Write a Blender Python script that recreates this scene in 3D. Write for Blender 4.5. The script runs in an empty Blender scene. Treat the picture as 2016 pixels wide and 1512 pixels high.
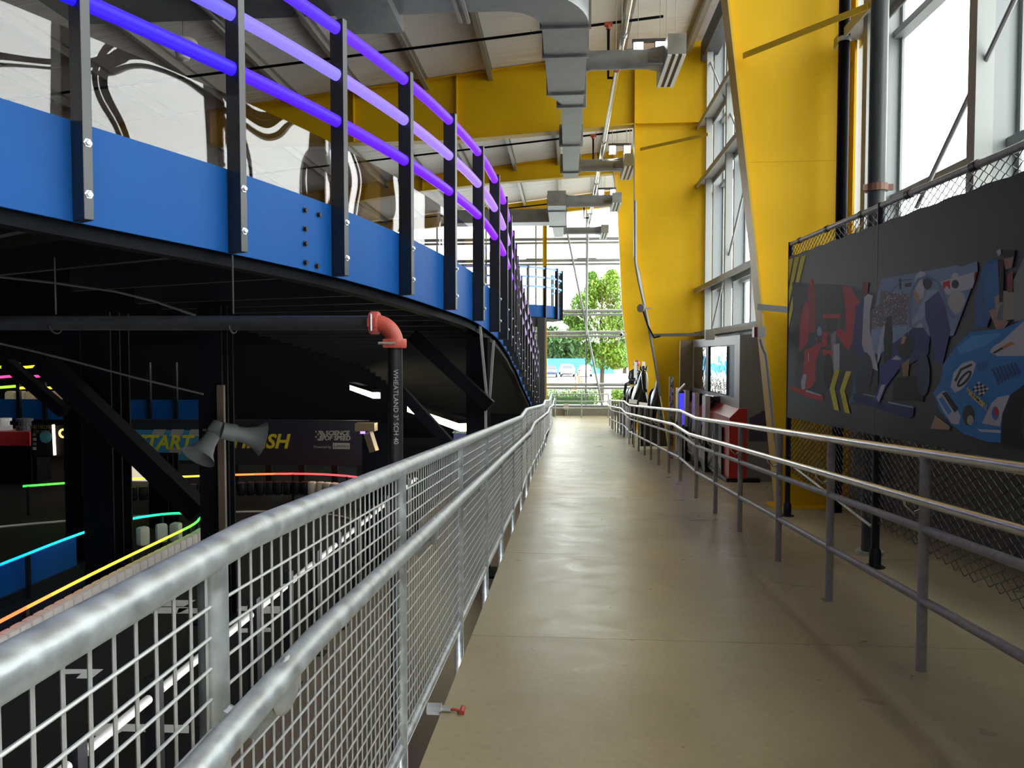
import bpy, bmesh, math, random
from mathutils import Vector, Matrix
random.seed(7)
scene = bpy.context.scene
col = scene.collection

# ------------------------------------------------------------------ camera, sky, exposure
F_PX = 1456.0                      # focal length in pixels of the 2016 px wide frame (26 mm)
YAW, PITCH, ZC = 0.0721, 0.0388, 2.77
cam_data = bpy.data.cameras.new('camera')
cam_data.sensor_width = 36.0
cam_data.lens = 36.0 * F_PX / 2016.0
cam_data.clip_start, cam_data.clip_end = 0.05, 600
cam = bpy.data.objects.new('camera', cam_data)
col.objects.link(cam)
cam.location = (0, 0, ZC)
cam.rotation_euler = (math.pi / 2 - PITCH, 0, YAW)
scene.camera = cam

world = bpy.data.worlds.new('overcast_sky')
scene.world = world
world.use_nodes = True
bg = world.node_tree.nodes['Background']
bg.inputs['Color'].default_value = (0.98, 0.985, 0.97, 1)
bg.inputs['Strength'].default_value = 4.4
scene.view_settings.view_transform = 'Standard'
scene.view_settings.look = 'None'
scene.view_settings.exposure = 0.85
scene.view_settings.gamma = 1.0
scene.view_settings.use_curve_mapping = False
scene.cycles.use_denoising = True
scene.cycles.max_bounces = 8
scene.cycles.diffuse_bounces = 6
scene.cycles.glossy_bounces = 4
scene.cycles.transparent_max_bounces = 12
scene.cycles.sample_clamp_indirect = 6.0
scene.cycles.caustics_reflective = False
scene.cycles.caustics_refractive = False

# ------------------------------------------------------------------ helpers
_cy, _sy, _cp, _sp = math.cos(YAW), math.sin(YAW), math.cos(PITCH), math.sin(PITCH)
FWD = Vector((-_sy * _cp, _cy * _cp, -_sp))
RGT = Vector((_cy, _sy, 0))
UPV = RGT.cross(FWD)
def ray(px, py): return FWD + RGT * ((px - 1008) / F_PX) + UPV * ((756 - py) / F_PX)
def atY(px, py, y):
    r = ray(px, py); r = r * (y / r.y); return Vector((r.x, r.y, r.z + ZC))
def atX(px, py, x):
    r = ray(px, py); r = r * (x / r.x); return Vector((r.x, r.y, r.z + ZC))
def atZ(px, py, z):
    r = ray(px, py); r = r * ((z - ZC) / r.z); return Vector((r.x, r.y, z))
def V(*a): return Vector(a)

WLOC = {}
def link(o, name, parent=None, origin=V(0, 0, 0)):
    col.objects.link(o)
    if parent is not None:
        o.parent = parent
        o.location = origin - WLOC[parent.name]
    else:
        o.location = origin
    WLOC[o.name] = origin.copy()
    return o
def tag(o, label=None, cat=None, group=None, kind=None):
    if label: o['label'] = label
    if cat: o['category'] = cat
    if group: o['group'] = group
    if kind: o['kind'] = kind
    return o
def thing(name, loc, label, cat, group=None, kind=None):
    e = bpy.data.objects.new(name, None)
    e.empty_display_size = 0.1
    link(e, name, None, V(*loc))
    return tag(e, label, cat, group, kind)

class MB:
    def __init__(s): s.v, s.f, s.m, s.mi = [], [], [], 0
    def mat(s, i): s.mi = i; return s
    def add(s, vs, fs):
        n = len(s.v); s.v += [tuple(v) for v in vs]
        s.f += [tuple(i + n for i in f) for f in fs]; s.m += [s.mi] * len(fs); return s
    def box(s, c, d, rot=None):
        hx, hy, hz = d[0] / 2, d[1] / 2, d[2] / 2
        vs = [V(x, y, z) for x in (-hx, hx) for y in (-hy, hy) for z in (-hz, hz)]
        if rot is not None: vs = [rot @ v for v in vs]
        c = V(*c); vs = [v + c for v in vs]
        return s.add(vs, [(0, 1, 3, 2), (4, 6, 7, 5), (0, 4, 5, 1), (2, 3, 7, 6), (0, 2, 6, 4), (1, 5, 7, 3)])
    def span(s, a, b):
        return s.box([(a[i] + b[i]) / 2 for i in range(3)], [abs(b[i] - a[i]) for i in range(3)])
    def bar(s, a, b, w, h, up=V(0, 0, 1)):       # box beam from a to b, w sideways, h along up
        a, b = V(*a), V(*b); d = (b - a); L = d.length; d = d / L
        if abs(d.dot(up)) > 0.99: up = V(1, 0, 0)
        x = d.cross(up).normalized(); u = x.cross(d)
        R = Matrix((x, d, u)).transposed()
        return s.box((a + b) / 2, (w, L, h), R)
    def tube(s, pts, r, n=8, caps=True, closed=False):
        pts = [V(*p) for p in pts]; m = len(pts); rings = []
        t0 = (pts[1] - pts[0]).normalized()
        up = V(0, 0, 1) if abs(t0.z) < 0.9 else V(1, 0, 0)
        x = t0.cross(up).normalized(); base = len(s.v)
        rr = r if isinstance(r, (list, tuple)) else [r] * m
        vs, fs = [], []
        for i, p in enumerate(pts):
            if closed: t = (pts[(i + 1) % m] - pts[i - 1]).normalized(); k = 1
            elif i == 0: t = t0; k = 1
            elif i == m - 1: t = (pts[i] - pts[i - 1]).normalized(); k = 1
            else:
                a, b = (pts[i] - pts[i - 1]).normalized(), (pts[i + 1] - pts[i]).normalized()
                t = (a + b).normalized(); k = 1
            x = (x - t * x.dot(t)).normalized(); y = t.cross(x)
            for j in range(n):
                an = 2 * math.pi * j / n
                vs.append(p + (x * math.cos(an) + y * math.sin(an)) * rr[i])
        for i in range(m - (0 if closed else 1)):
            i2 = (i + 1) % m
            for j in range(n):
                j2 = (j + 1) % n
                fs.append((i * n + j, i * n + j2, i2 * n + j2, i2 * n + j))
        if caps and not closed:
            fs.append(tuple(range(n - 1, -1, -1))); fs.append(tuple((m - 1) * n + j for j in range(n)))
        return s.add(vs, fs)
    def prism(s, poly, off):                      # extrude a 3-D polygon by a vector
        off = V(*off); p = [V(*q) for q in poly]; n = len(p)
        vs = p + [q + off for q in p]
        fs = [tuple(range(n - 1, -1, -1)), tuple(range(n, 2 * n))]
        fs += [(i, (i + 1) % n, n + (i + 1) % n, n + i) for i in range(n)]
        return s.add(vs, fs)
    def poly(s, p): return s.add(p, [tuple(range(len(p)))])
    def strip(s, rows, closed=False):             # rows of points -> quad sheet
        n = len(rows[0]); vs = [q for r in rows for q in r]; fs = []
        for i in range(len(rows) - 1):
            for j in range(n if closed else n - 1):
                j2 = (j + 1) % n
                fs.append((i * n + j, i * n + j2, (i + 1) * n + j2, (i + 1) * n + j))
        return s.add(vs, fs)
    def lathe(s, c, ax, prof, n=16):              # prof: (distance along axis, radius)
        c, ax = V(*c), V(*ax).normalized()
        up = V(0, 0, 1) if abs(ax.z) < 0.9 else V(1, 0, 0)
        x = ax.cross(up).normalized(); y = ax.cross(x); rows = []
        for d, r in prof:
            rows.append([c + ax * d + (x * math.cos(2 * math.pi * j / n) + y * math.sin(2 * math.pi * j / n)) * max(r, 1e-4) for j in range(n)])
        return s.strip(rows, True)
    def ball(s, c, r, n=10, m=7):
        sc = r if isinstance(r, (list, tuple)) else (r, r, r); rows = []
        for i in range(m):
            th = math.pi * i / (m - 1); rad = max(math.sin(th), 1e-3)
            rows.append([V(c[0] + sc[0] * rad * math.cos(2 * math.pi * j / n), c[1] + sc[1] * rad * math.sin(2 * math.pi * j / n), c[2] + sc[2] * math.cos(th)) for j in range(n)])
        return s.strip(rows, True)
    def build(s, name, mat, parent=None, smooth=False, origin=None, bevel=0, **kw):
        if origin is None:
            xs, ys, zs = zip(*s.v)
            origin = V((min(xs) + max(xs)) / 2, (min(ys) + max(ys)) / 2, min(zs))
        me = bpy.data.meshes.new(name)
        me.from_pydata([(a - origin.x, b - origin.y, c - origin.z) for a, b, c in s.v], [], s.f)
        ms = mat if isinstance(mat, (list, tuple)) else [mat]
        for q in ms: me.materials.append(q)
        me.polygons.foreach_set('material_index', s.m)
        bm = bmesh.new(); bm.from_mesh(me)
        bmesh.ops.recalc_face_normals(bm, faces=bm.faces)
        if bevel: bmesh.ops.bevel(bm, geom=list(bm.edges), offset=bevel, segments=2, affect='EDGES', profile=0.5)
        bm.to_mesh(me); bm.free()
        if smooth:
            me.polygons.foreach_set('use_smooth', [True] * len(me.polygons))
            try: me.set_sharp_from_angle(angle=math.radians(40))
            except Exception: pass
        o = bpy.data.objects.new(name, me)
        link(o, name, parent, origin)
        if kw: tag(o, **kw)
        return o
def inst(src, name, origin, rotz=0, parent=None, scale=None):
    o = bpy.data.objects.new(name, src.data if hasattr(src, 'data') else src)
    link(o, name, parent, V(*origin))
    o.rotation_euler = (0, 0, rotz)
    if scale: o.scale = scale
    return o
def dup(root, loc, rotz=0, label=None, scale=None):
    r = root.copy(); col.objects.link(r); r.location = loc; r.rotation_euler = (0, 0, rotz)
    if scale: r.scale = scale
    if label: r['label'] = label
    for ch in root.children:
        c = ch.copy(); col.objects.link(c); c.parent = r
        for g in ch.children:
            d = g.copy(); col.objects.link(d); d.parent = c
    return r
def text_mesh(body, size, shear=0, extrude=0.002, align='CENTER', spacing=1.0, offset=0.0):
    cu = bpy.data.curves.new('text', 'FONT'); cu.body = body; cu.size = size; cu.shear = shear
    cu.extrude = extrude; cu.align_x = align; cu.align_y = 'CENTER'; cu.space_character = spacing; cu.offset = offset
    cu.resolution_u = 3
    o = bpy.data.objects.new('text', cu); col.objects.link(o)
    bpy.context.view_layer.update()
    me = bpy.data.meshes.new_from_object(o.evaluated_get(bpy.context.evaluated_depsgraph_get()))
    bpy.data.objects.remove(o)
    return me
def text_obj(name, body, size, origin, xdir, ydir, mat, parent, **kw):
    me = text_mesh(body, size, **kw); me.materials.clear(); me.materials.append(mat)
    x, y = V(*xdir).normalized(), V(*ydir).normalized(); z = x.cross(y)
    R = Matrix((x, y, z)).transposed()
    me.transform(R.to_4x4())
    o = bpy.data.objects.new(name, me)
    link(o, name, parent, V(*origin))
    return o

# ------------------------------------------------------------------ materials
def mat(name, c, rough=0.5, metal=0.0, var=0.0, scale=8.0, bump=0.0, bscale=None, rvar=0.0, spec=0.5, coat=0.0, emit=None, estr=0.0, detail=4.0, stretch=None, bdist=0.02):
    m = bpy.data.materials.new(name); m.use_nodes = True
    nt = m.node_tree; b = nt.nodes['Principled BSDF']
    b.inputs['Base Color'].default_value = (*c, 1); b.inputs['Roughness'].default_value = rough
    b.inputs['Metallic'].default_value = metal; b.inputs['Specular IOR Level'].default_value = spec
    b.inputs['Coat Weight'].default_value = coat
    if emit: b.inputs['Emission Color'].default_value = (*emit, 1); b.inputs['Emission Strength'].default_value = estr
    if var or bump or rvar:
        tc = nt.nodes.new('ShaderNodeNewGeometry'); vec = tc.outputs['Position']
        if stretch:
            mp = nt.nodes.new('ShaderNodeMapping'); mp.inputs['Scale'].default_value = stretch
            nt.links.new(vec, mp.inputs['Vector']); vec = mp.outputs['Vector']
        n = nt.nodes.new('ShaderNodeTexNoise'); n.inputs['Scale'].default_value = scale; n.inputs['Detail'].default_value = detail
        nt.links.new(vec, n.inputs['Vector'])
        if var:
            mr = nt.nodes.new('ShaderNodeMapRange'); mr.inputs['From Min'].default_value = 0.3; mr.inputs['From Max'].default_value = 0.7
            mr.inputs['To Min'].default_value = 1 - var; mr.inputs['To Max'].default_value = 1 + var
            nt.links.new(n.outputs['Fac'], mr.inputs['Value'])
            mx = nt.nodes.new('ShaderNodeVectorMath'); mx.operation = 'SCALE'; mx.inputs[0].default_value = c
            nt.links.new(mr.outputs['Result'], mx.inputs['Scale']); nt.links.new(mx.outputs['Vector'], b.inputs['Base Color'])
        if rvar:
            mr = nt.nodes.new('ShaderNodeMapRange'); mr.inputs['From Min'].default_value = 0.3; mr.inputs['From Max'].default_value = 0.7
            mr.inputs['To Min'].default_value = max(0.02, rough - rvar); mr.inputs['To Max'].default_value = min(1, rough + rvar)
            nt.links.new(n.outputs['Fac'], mr.inputs['Value']); nt.links.new(mr.outputs['Result'], b.inputs['Roughness'])
        if bump:
            n2 = nt.nodes.new('ShaderNodeTexNoise'); n2.inputs['Scale'].default_value = bscale or scale * 3; n2.inputs['Detail'].default_value = 3
            nt.links.new(vec, n2.inputs['Vector'])
            bp = nt.nodes.new('ShaderNodeBump'); bp.inputs['Strength'].default_value = bump; bp.inputs['Distance'].default_value = bdist
            nt.links.new(n2.outputs['Fac'], bp.inputs['Height']); nt.links.new(bp.outputs['Normal'], b.inputs['Normal'])
    return m
def emit_mat(name, c, s):
    m = bpy.data.materials.new(name); m.use_nodes = True; nt = m.node_tree
    b = nt.nodes['Principled BSDF']
    b.inputs['Specular IOR Level'].default_value = 0.1; b.inputs['Base Color'].default_value = (0.02, 0.02, 0.03, 1); b.inputs['Roughness'].default_value = 0.35
    b.inputs['Emission Color'].default_value = (*c, 1); b.inputs['Emission Strength'].default_value = s
    return m
def glass_mat(name, tint=(0.95, 0.97, 0.97), refl=0.06, wave=0.0, wscale=1.5, rough=0.0, face=0.03):
    m = bpy.data.materials.new(name); m.use_nodes = True; nt = m.node_tree
    for n in list(nt.nodes):
        if n.type != 'OUTPUT_MATERIAL': nt.nodes.remove(n)
    out = [n for n in nt.nodes if n.type == 'OUTPUT_MATERIAL'][0]
    tr = nt.nodes.new('ShaderNodeBsdfTransparent'); tr.inputs['Color'].default_value = (*tint, 1)
    gl = nt.nodes.new('ShaderNodeBsdfGlossy'); gl.inputs['Roughness'].default_value = rough
    gl.inputs['Color'].default_value = (1, 1, 1, 1)
    lw = nt.nodes.new('ShaderNodeLayerWeight'); lw.inputs['Blend'].default_value = 0.25
    mr = nt.nodes.new('ShaderNodeMapRange'); mr.inputs['To Min'].default_value = face; mr.inputs['To Max'].default_value = refl
    nt.links.new(lw.outputs['Facing'], mr.inputs['Value'])
    mx = nt.nodes.new('ShaderNodeMixShader')
    nt.links.new(mr.outputs['Result'], mx.inputs['Fac']); nt.links.new(tr.outputs[0], mx.inputs[1]); nt.links.new(gl.outputs[0], mx.inputs[2])
    nt.links.new(mx.outputs[0], out.inputs['Surface'])
    if wave:
        g = nt.nodes.new('ShaderNodeNewGeometry'); n = nt.nodes.new('ShaderNodeTexNoise'); n.inputs['Scale'].default_value = wscale; n.inputs['Detail'].default_value = 0.5
        bp = nt.nodes.new('ShaderNodeBump'); bp.inputs['Strength'].default_value = 1.0; bp.inputs['Distance'].default_value = wave
        nt.links.new(g.outputs['Position'], n.inputs['Vector']); nt.links.new(n.outputs['Fac'], bp.inputs['Height']); nt.links.new(bp.outputs['Normal'], gl.inputs['Normal'])
    return m

def concrete_mat():
    m = mat('polished_concrete', (0.41, 0.345, 0.235), 0.32, spec=0.2); nt = m.node_tree; b = nt.nodes['Principled BSDF']
    g = nt.nodes.new('ShaderNodeNewGeometry')
    def noise(scale, detail, dist=0.0, rough=0.5):
        n = nt.nodes.new('ShaderNodeTexNoise'); n.inputs['Scale'].default_value = scale; n.inputs['Detail'].default_value = detail; n.inputs['Distortion'].default_value = dist; n.inputs['Roughness'].default_value = rough
        nt.links.new(g.outputs['Position'], n.inputs['Vector']); return n.outputs['Fac']
    def rng(v, a, c, d, e):
        r = nt.nodes.new('ShaderNodeMapRange'); r.inputs['From Min'].default_value = a; r.inputs['From Max'].default_value = c; r.inputs['To Min'].default_value = d; r.inputs['To Max'].default_value = e
        nt.links.new(v, r.inputs['Value']); return r.outputs['Result']
    def mul(a, c):
        n = nt.nodes.new('ShaderNodeMath'); n.operation = 'MULTIPLY'; nt.links.new(a, n.inputs[0]); nt.links.new(c, n.inputs[1]); return n.outputs[0]
    f = mul(rng(noise(0.8, 3), 0.2, 0.8, 0.84, 1.16), rng(noise(38, 3), 0.2, 0.8, 0.93, 1.07))
    f = mul(f, rng(noise(3.5, 4, 0.6), 0.2, 0.8, 0.96, 1.04))
    cr = nt.nodes.new('ShaderNodeMix'); cr.data_type = 'RGBA'; cr.inputs[6].default_value = (0.43, 0.375, 0.245, 1); cr.inputs[7].default_value = (0.365, 0.30, 0.185, 1)
    nt.links.new(rng(noise(0.5, 3), 0.35, 0.65, 0, 1), cr.inputs[0])
    sc = nt.nodes.new('ShaderNodeVectorMath'); sc.operation = 'SCALE'; nt.links.new(cr.outputs[2], sc.inputs[0]); nt.links.new(f, sc.inputs['Scale']); nt.links.new(sc.outputs['Vector'], b.inputs['Base Color'])
    nt.links.new(rng(noise(2.2, 4, 1.5, 0.5), 0.2, 0.8, 0.24, 0.42), b.inputs['Roughness'])
    return m
M = {}
M['yellow'] = mat('yellow_paint', (0.74, 0.45, 0.006), 0.5, var=0.05, scale=1.2, spec=0.2)
M['yellow_flange'] = mat('yellow_paint_worn', (0.68, 0.44, 0.03), 0.45, var=0.08, scale=3, spec=0.3)
M['galv'] = mat('galvanised_steel', (0.50, 0.54, 0.56), 0.42, 0.7, var=0.22, scale=22, rvar=0.12, bump=0.05, bscale=60)
M['wire'] = mat('galvanised_wire', (0.62, 0.63, 0.62), 0.45, 0.6)
M['pipe_grey'] = mat('grey_painted_pipe', (0.31, 0.30, 0.305), 0.42, 0.0, var=0.15, scale=30)
M['steel'] = mat('brushed_steel', (0.62, 0.61, 0.58), 0.27, 0.95, var=0.08, scale=40)
M['black'] = mat('black_powder_coat', (0.008, 0.009, 0.012), 0.42, var=0.2, scale=20, spec=0.35)
M['post_black'] = mat('satin_black_post', (0.012, 0.013, 0.016), 0.32, spec=0.6)
M['black_gloss'] = mat('black_gloss', (0.004, 0.004, 0.005), 0.14, bump=0.04, bscale=9)
M['dark'] = mat('dark_steel', (0.0035, 0.004, 0.006), 0.6, spec=0.08)
M['darkgrey'] = mat('dark_grey', (0.05, 0.053, 0.058), 0.5)
M['blue'] = mat('blue_panel', (0.006, 0.072, 0.27), 0.45, var=0.04, scale=2, spec=0.12)
M['alu'] = mat('window_aluminium', (0.25, 0.27, 0.275), 0.45, 0.1)
M['girt'] = mat('grey_steel_girt', (0.34, 0.35, 0.34), 0.5, 0.2)
M['duct'] = mat('galvanised_duct', (0.27, 0.285, 0.30), 0.42, 0.5, var=0.15, scale=4, rvar=0.08)
M['white'] = mat('white_plastic', (0.75, 0.75, 0.74), 0.45)
M['offwhite'] = mat('offwhite_foam', (0.62, 0.57, 0.55), 0.6, var=0.06, scale=10)
M['red_paint'] = mat('red_oxide_paint', (0.46, 0.075, 0.05), 0.45, var=0.1, scale=40, bump=0.15, bscale=120)
M['red'] = mat('red_panel', (0.42, 0.025, 0.03), 0.35)
M['glass'] = glass_mat('window_glass', (0.95, 0.975, 0.97), 0.35)
M['acrylic'] = glass_mat('acrylic_screen', (0.66, 0.63, 0.63), 0.20, wave=0.10, wscale=1.0, face=0.050)
M['mirror'] = mat('wavy_mirror', (0.80, 0.81, 0.83), 0.03, 1.0, bump=0.6, bscale=3.5)
M['concrete'] = concrete_mat()
M['concrete_low'] = mat('brown_concrete', (0.20, 0.155, 0.12), 0.4, var=0.12, scale=2)
M['track'] = mat('black_track_mat', (0.010, 0.011, 0.012), 0.7, var=0.2, scale=30, spec=.2)
M['ceiling'] = mat('roof_insulation_facing', (0.86, 0.84, 0.82), 0.55, var=0.04, scale=1.2, bump=1.0, bscale=3.0, stretch=(0.22, 1.3, 1), bdist=0.07)
M['purlin'] = mat('galvanised_purlin', (0.40, 0.39, 0.36), 0.5, 0.4)
M['bolt'] = mat('zinc_bolt', (0.7, 0.71, 0.72), 0.3, 0.9)
M['wallgrey'] = mat('grey_wall', (0.16, 0.16, 0.155), 0.7, var=0.06, scale=2)
M['walldark'] = mat('dark_wall', (0.008, 0.009, 0.011), 0.8, spec=0.1)
M['joist'] = mat('joist_steel', (0.016, 0.018, 0.021), 0.5, spec=0.3)
M['sill'] = mat('sill_block', (0.30, 0.28, 0.24), 0.6, var=0.1, scale=5)
M['print_white'] = mat('white_print', (0.7, 0.7, 0.7), 0.5)
M['print_yellow'] = mat('yellow_print', (0.66, 0.58, 0.03), 0.5)
# ------------------------------------------------------------------ setting: floors
PY = [-20, 1.35, 9.97, 11.35, 20.3, 22.1, 28.0, 34.4]
PZ = [ZC - 1.41, ZC - 1.41, ZC - 1.91, ZC - 1.91, ZC - 2.43, ZC - 2.43, 0.0, 0.0]
def zf(y):
    for i in range(len(PY) - 1):
        if y <= PY[i + 1]:
            t = (y - PY[i]) / (PY[i + 1] - PY[i]); return PZ[i] + t * (PZ[i + 1] - PZ[i])
    return PZ[-1]
D1, D2, D3, D4 = 9.3, 18.5, 27.5, 34.4
XG = 3.72
def ramp_strip(x0, x1, y0, y1, top, bot):
    ys = [y0] + [p for p in PY if y0 < p < y1] + [y1]
    b = MB()
    rows = [[V(x0, y, zf(y) + bot), V(x0, y, zf(y) + top), V(x1, y, zf(y) + top), V(x1, y, zf(y) + bot)] for y in ys]
    b.strip(rows, True); b.add(rows[0], [(0, 1, 2, 3)]); b.add(rows[-1], [(0, 1, 2, 3)])
    return b
floor = ramp_strip(-0.50, XG + 0.1, -20, 34.4, -0.02, -0.24).build('floor', M['darkgrey'])
tag(floor, 'polished concrete ramp between the galvanised railings', 'floor', kind='structure')
joints = [-20, -12, -8, -3.4, -0.4, 1.85, 4.06, 6.28, 8.5, 10.7, 12.9, 15.1, 17.4, 19.6, 21.8, 24.0, 26.2, 28.4, 31, 34.4]
for a, b in zip(joints[:-1], joints[1:]):
    ramp_strip(-0.52, XG + 0.1, a + 0.002, b - 0.002, 0.0, -0.10).build('floor_slab', M['concrete'], floor)
fl = MB().span((-30, -20, -0.25), (-0.5, 34.4, 0.0)).build('floor_lower', M['concrete_low'])
tag(fl, 'brown concrete floor on the lower level left of the ramp', 'floor', kind='structure')
MB().span((-30, -20, 0.0), (-2.42, 33, 0.012)).build('track_surface', M['track'], fl, label='black kart track surface')

# ------------------------------------------------------------------ setting: roof
RX, RS = 1.6, 0.113
def zr(x): return ZC + 7.42 + RS * (max(x, -13.0) - RX)
b = MB(); b.prism([(-30, -20.2, zr(-30)), (-13, -20.2, zr(-13)), (4.3, -20.2, zr(4.3)), (4.3, -20.2, zr(4.3) + 0.15), (-13, -20.2, zr(-13) + .15), (-30, -20.2, zr(-30) + 0.15)], (0, 55, 0))
ceil = b.build('ceiling', M['ceiling']); tag(ceil, 'pale insulated roof deck above the yellow frames', 'ceiling', kind='structure')
for i in range(17):
    x = 2.9 - 1.6 * i
    z = zr(x)
    b = MB(); b.span((x - 0.09, -19.9, z - 0.02), (x + 0.09, 34.3, z)); b.span((x - 0.012, -19.9, z - 0.22), (x + 0.012, 34.3, z)); b.span((x - 0.012, -19.9, z - 0.24), (x + 0.10, 34.3, z - 0.22))
    b.build('purlin', M['purlin'], ceil)

# ------------------------------------------------------------------ setting: walls
w = MB().span((-30.3, -20.2, -0.2), (-30, 34.6, zr(-30) + 0.2)).build('wall_left', M['walldark']); tag(w, 'dark wall at the far left of the hall', 'wall', kind='structure')
w = MB().prism([(-30, -20.2, -0.2), (XG + .3, -20.2, -0.2), (XG + .3, -20.2, zr(4) + .1), (-30, -20.2, zr(-30) + .1)], (0, .2, 0)).build('wall_back', M['wallgrey']); tag(w, 'grey wall behind the camera', 'wall', kind='structure')
# low wall under the right hand glazing
b = MB(); b.span((XG - 0.05, -20, 0), (XG + 0.2, D2, ZC + 0.45)); b.span((XG - 0.05, D2, 0), (XG + 0.2, 34.4, ZC - 1.5))
w = b.build('wall_right', M['wallgrey']); tag(w, 'low grey wall under the tall windows on the right', 'wall', kind='structure')
# end wall: dark part to the left of the glazing, with an opening far left
XE0, XE1 = -9.2, XG + 0.1
b = MB(); Y0, Y1 = 34.4, 34.7
b.span((-30, Y0, 0), (XE0, Y1, ZC - 1.75)); b.span((-30, Y0, ZC - 0.3), (XE0, Y1, zr(-13)))
b.span((-21.0, Y0, ZC - 1.75), (XE0, Y1, ZC - 0.3))
w = b.build('wall_end', M['walldark']); tag(w, 'dark end wall left of the far glazing', 'wall', kind='structure')
b = MB(); b.span((XE0, Y0 - 0.25, 0), (XE1, Y1, 0.40)); w = b.build('wall_sill', M['sill']); tag(w, 'low concrete sill wall under the far window', 'wall', kind='structure')
MB().span((XE0, Y0 - 0.32, 0.40), (XE1, Y1, 0.47)).build('sill_cap', M['alu'], w)

# ------------------------------------------------------------------ glazing
def zrel(z): return ZC + z
def glazing_right(n, y0, y1, zb, rows, girts, label, step=2.19):
    t = thing(f'window_{n}', (XG, (y0 + y1) / 2, zrel(zb)), label, 'window', kind='structure')
    ys = []; y = y1 - 0.5
    while y > y0 + 0.5: ys.append(y); y -= step
    ys.append(y0 + 0.35)
    ztop = zr(XG) - 0.25
    for y in ys:
        m = MB(); m.span((XG - 0.24, y - 0.05, zrel(zb)), (XG - .10, y + 0.05, ztop)); m.span((XG - 0.10, y - 0.035, zrel(zb)), (XG + 0.03, y + 0.035, ztop)); m.span((XG - 0.02, y - 0.085, zrel(zb)), (XG + 0.0, y + 0.085, ztop))
        m.build('mullion', M['alu'], t)
        if y0 < y - .17 < y1 - .3: MB().span((3.27, y - .23, zrel(zb)), (3.41, y - .11, ztop)).build('wind_post', M['girt'], t)
    zz = [zrel(zb)] + [zrel(r) for r in rows] + [ztop]
    for z in zz:
        MB().span((XG - 0.10, y0 + 0.1, z - 0.04), (XG + 0.03, y1 - 0.1, z + 0.04)).build('transom', M['alu'], t)
    for a, bb in zip(ys[1:], ys[:-1]):
        for c, d in zip(zz[:-1], zz[1:]):
            MB().span((XG + 0.005, a + 0.05, c + 0.04), (XG + 0.013, bb - 0.05, d - 0.04)).build('pane', M['glass'], t)
    for z in girts:                                  # deep horizontal steel girts on the inside
        g = MB(); g.span((3.16, y0 + 0.02, zrel(z)), (XG - 0.25, y1 - 0.02, zrel(z) + 0.02)); g.span((3.16, y0 + 0.02, zrel(z) - 0.10), (3.18, y1 - 0.02, zrel(z)))
        g.span((XG - 0.27, y0 + 0.02, zrel(z) - 0.10), (XG - 0.25, y1 - 0.02, zrel(z) + .02))
        g.build('girt', M['girt'], t)
    return t
w1 = glazing_right(1, 0.2, D1 - .12, 0.45, [1.75, 3.55], [0.55, 3.72], 'tall window with diagonal rod above the fence on the right')
w2 = glazing_right(2, D1, D2, 0.45, [1.55, 4.0, 5.5], [0.55, 1.62, 4.15, 5.55], 'tall window between the two nearest yellow columns')
w3 = glazing_right(3, D2, D3, -1.5, [1.6, 4.0], [0.95, 1.9, 3.6, 4.6], 'window strip between the farther yellow columns')
w4 = glazing_right(4, D3, D4, -1.5, [1.6, 4.0], [0.95, 1.9], 'window beside the end wall at the far right corner')
w0 = glazing_right(5, -20, 0.2, 0.45, [1.75, 3.55], [0.55, 3.72], 'tall window on the right behind the camera')
def rod(name, a, b, r, m, parent): return MB().tube([a, b], r, 8).build(name, m, parent, smooth=True)
a = atX(2003, -12, 3.35); bq = atX(1805, 408, 3.35); rod('brace_rod', a, bq, 0.022, M['girt'], w1)
a = atX(1388, 95, 3.35); bq = atX(1480, 330, 3.35); rod('brace_rod', a, bq, 0.02, M['girt'], w2)
a = atX(1475, 330, 3.35); bq = atX(1400, 655, 3.35); rod('brace_rod', a, bq, 0.022, M['girt'], w2)
# end glazing
we = thing('window_6', ((XE0 + XE1) / 2, 34.5, 0.47), 'wide far end window looking out on the tree and car park', 'window', kind='structure')
xs = [-9.1, -6.0, -3.7, -1.38, 0.95, 3.25, XE1 - .1]
zs = [0.51, zrel(-1.42), zrel(0.98), zrel(1.97), zrel(4.29), zrel(5.27), zr(0) - 0.2]
for x in xs: MB().span((x - 0.035, 34.42, 0.47), (x + 0.035, 34.55, zr(x))).build('mullion', M['alu'], we)
for a, bb in zip(xs[:-1], xs[1:]):
    for c, d in zip(zs[:-1], zs[1:]):
        MB().span((a + 0.035, 34.5, c), (bb - 0.035, 34.508, min(d, zr(a) - .1))).build('pane', M['glass'], we)
for z in zs[1:-1]:
    g = MB(); g.tube([(XE0, 34.3, z + .07), (XE1, 34.3, z + 0.07)], 0.075, 8); g.tube([(XE0, 34.35, z - .10), (XE1, 34.35, z - 0.10)], 0.055, 8)
    g.build('girt', M['girt'], we, smooth=True)
a = atY(1107, 410, 34.2); bq = atY(1186, 800, 34.2); rod('brace_rod', a, bq, 0.05, M['girt'], we)
a = atY(1154, 660, 34.1); bq = atY(1158, 420, 34.1); rod('brace_rod', a, bq, 0.05, M['girt'], we)
for x in (-1.38, 0.95):
    MB().span((x - 0.45, 34.2, zrel(4.36)), (x + 0.45, 34.42, zrel(4.46))).build('splice_plate', M['girt'], we)
w7 = thing('window_7', (-25, 34.5, ZC - 1.75), 'bright low window at the far left behind the lit kart rails', 'window', kind='structure')
MB().span((-29.9, 34.5, ZC - 1.75), (-21.0, 34.51, ZC - 0.3)).build('pane', M['glass'], w7)
for x in (-29, -27, -25, -23, -21.1): MB().span((x - 0.04, 34.44, ZC - 1.75), (x + 0.04, 34.55, ZC - 0.3)).build('mullion', M['dark'], w7)

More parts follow.
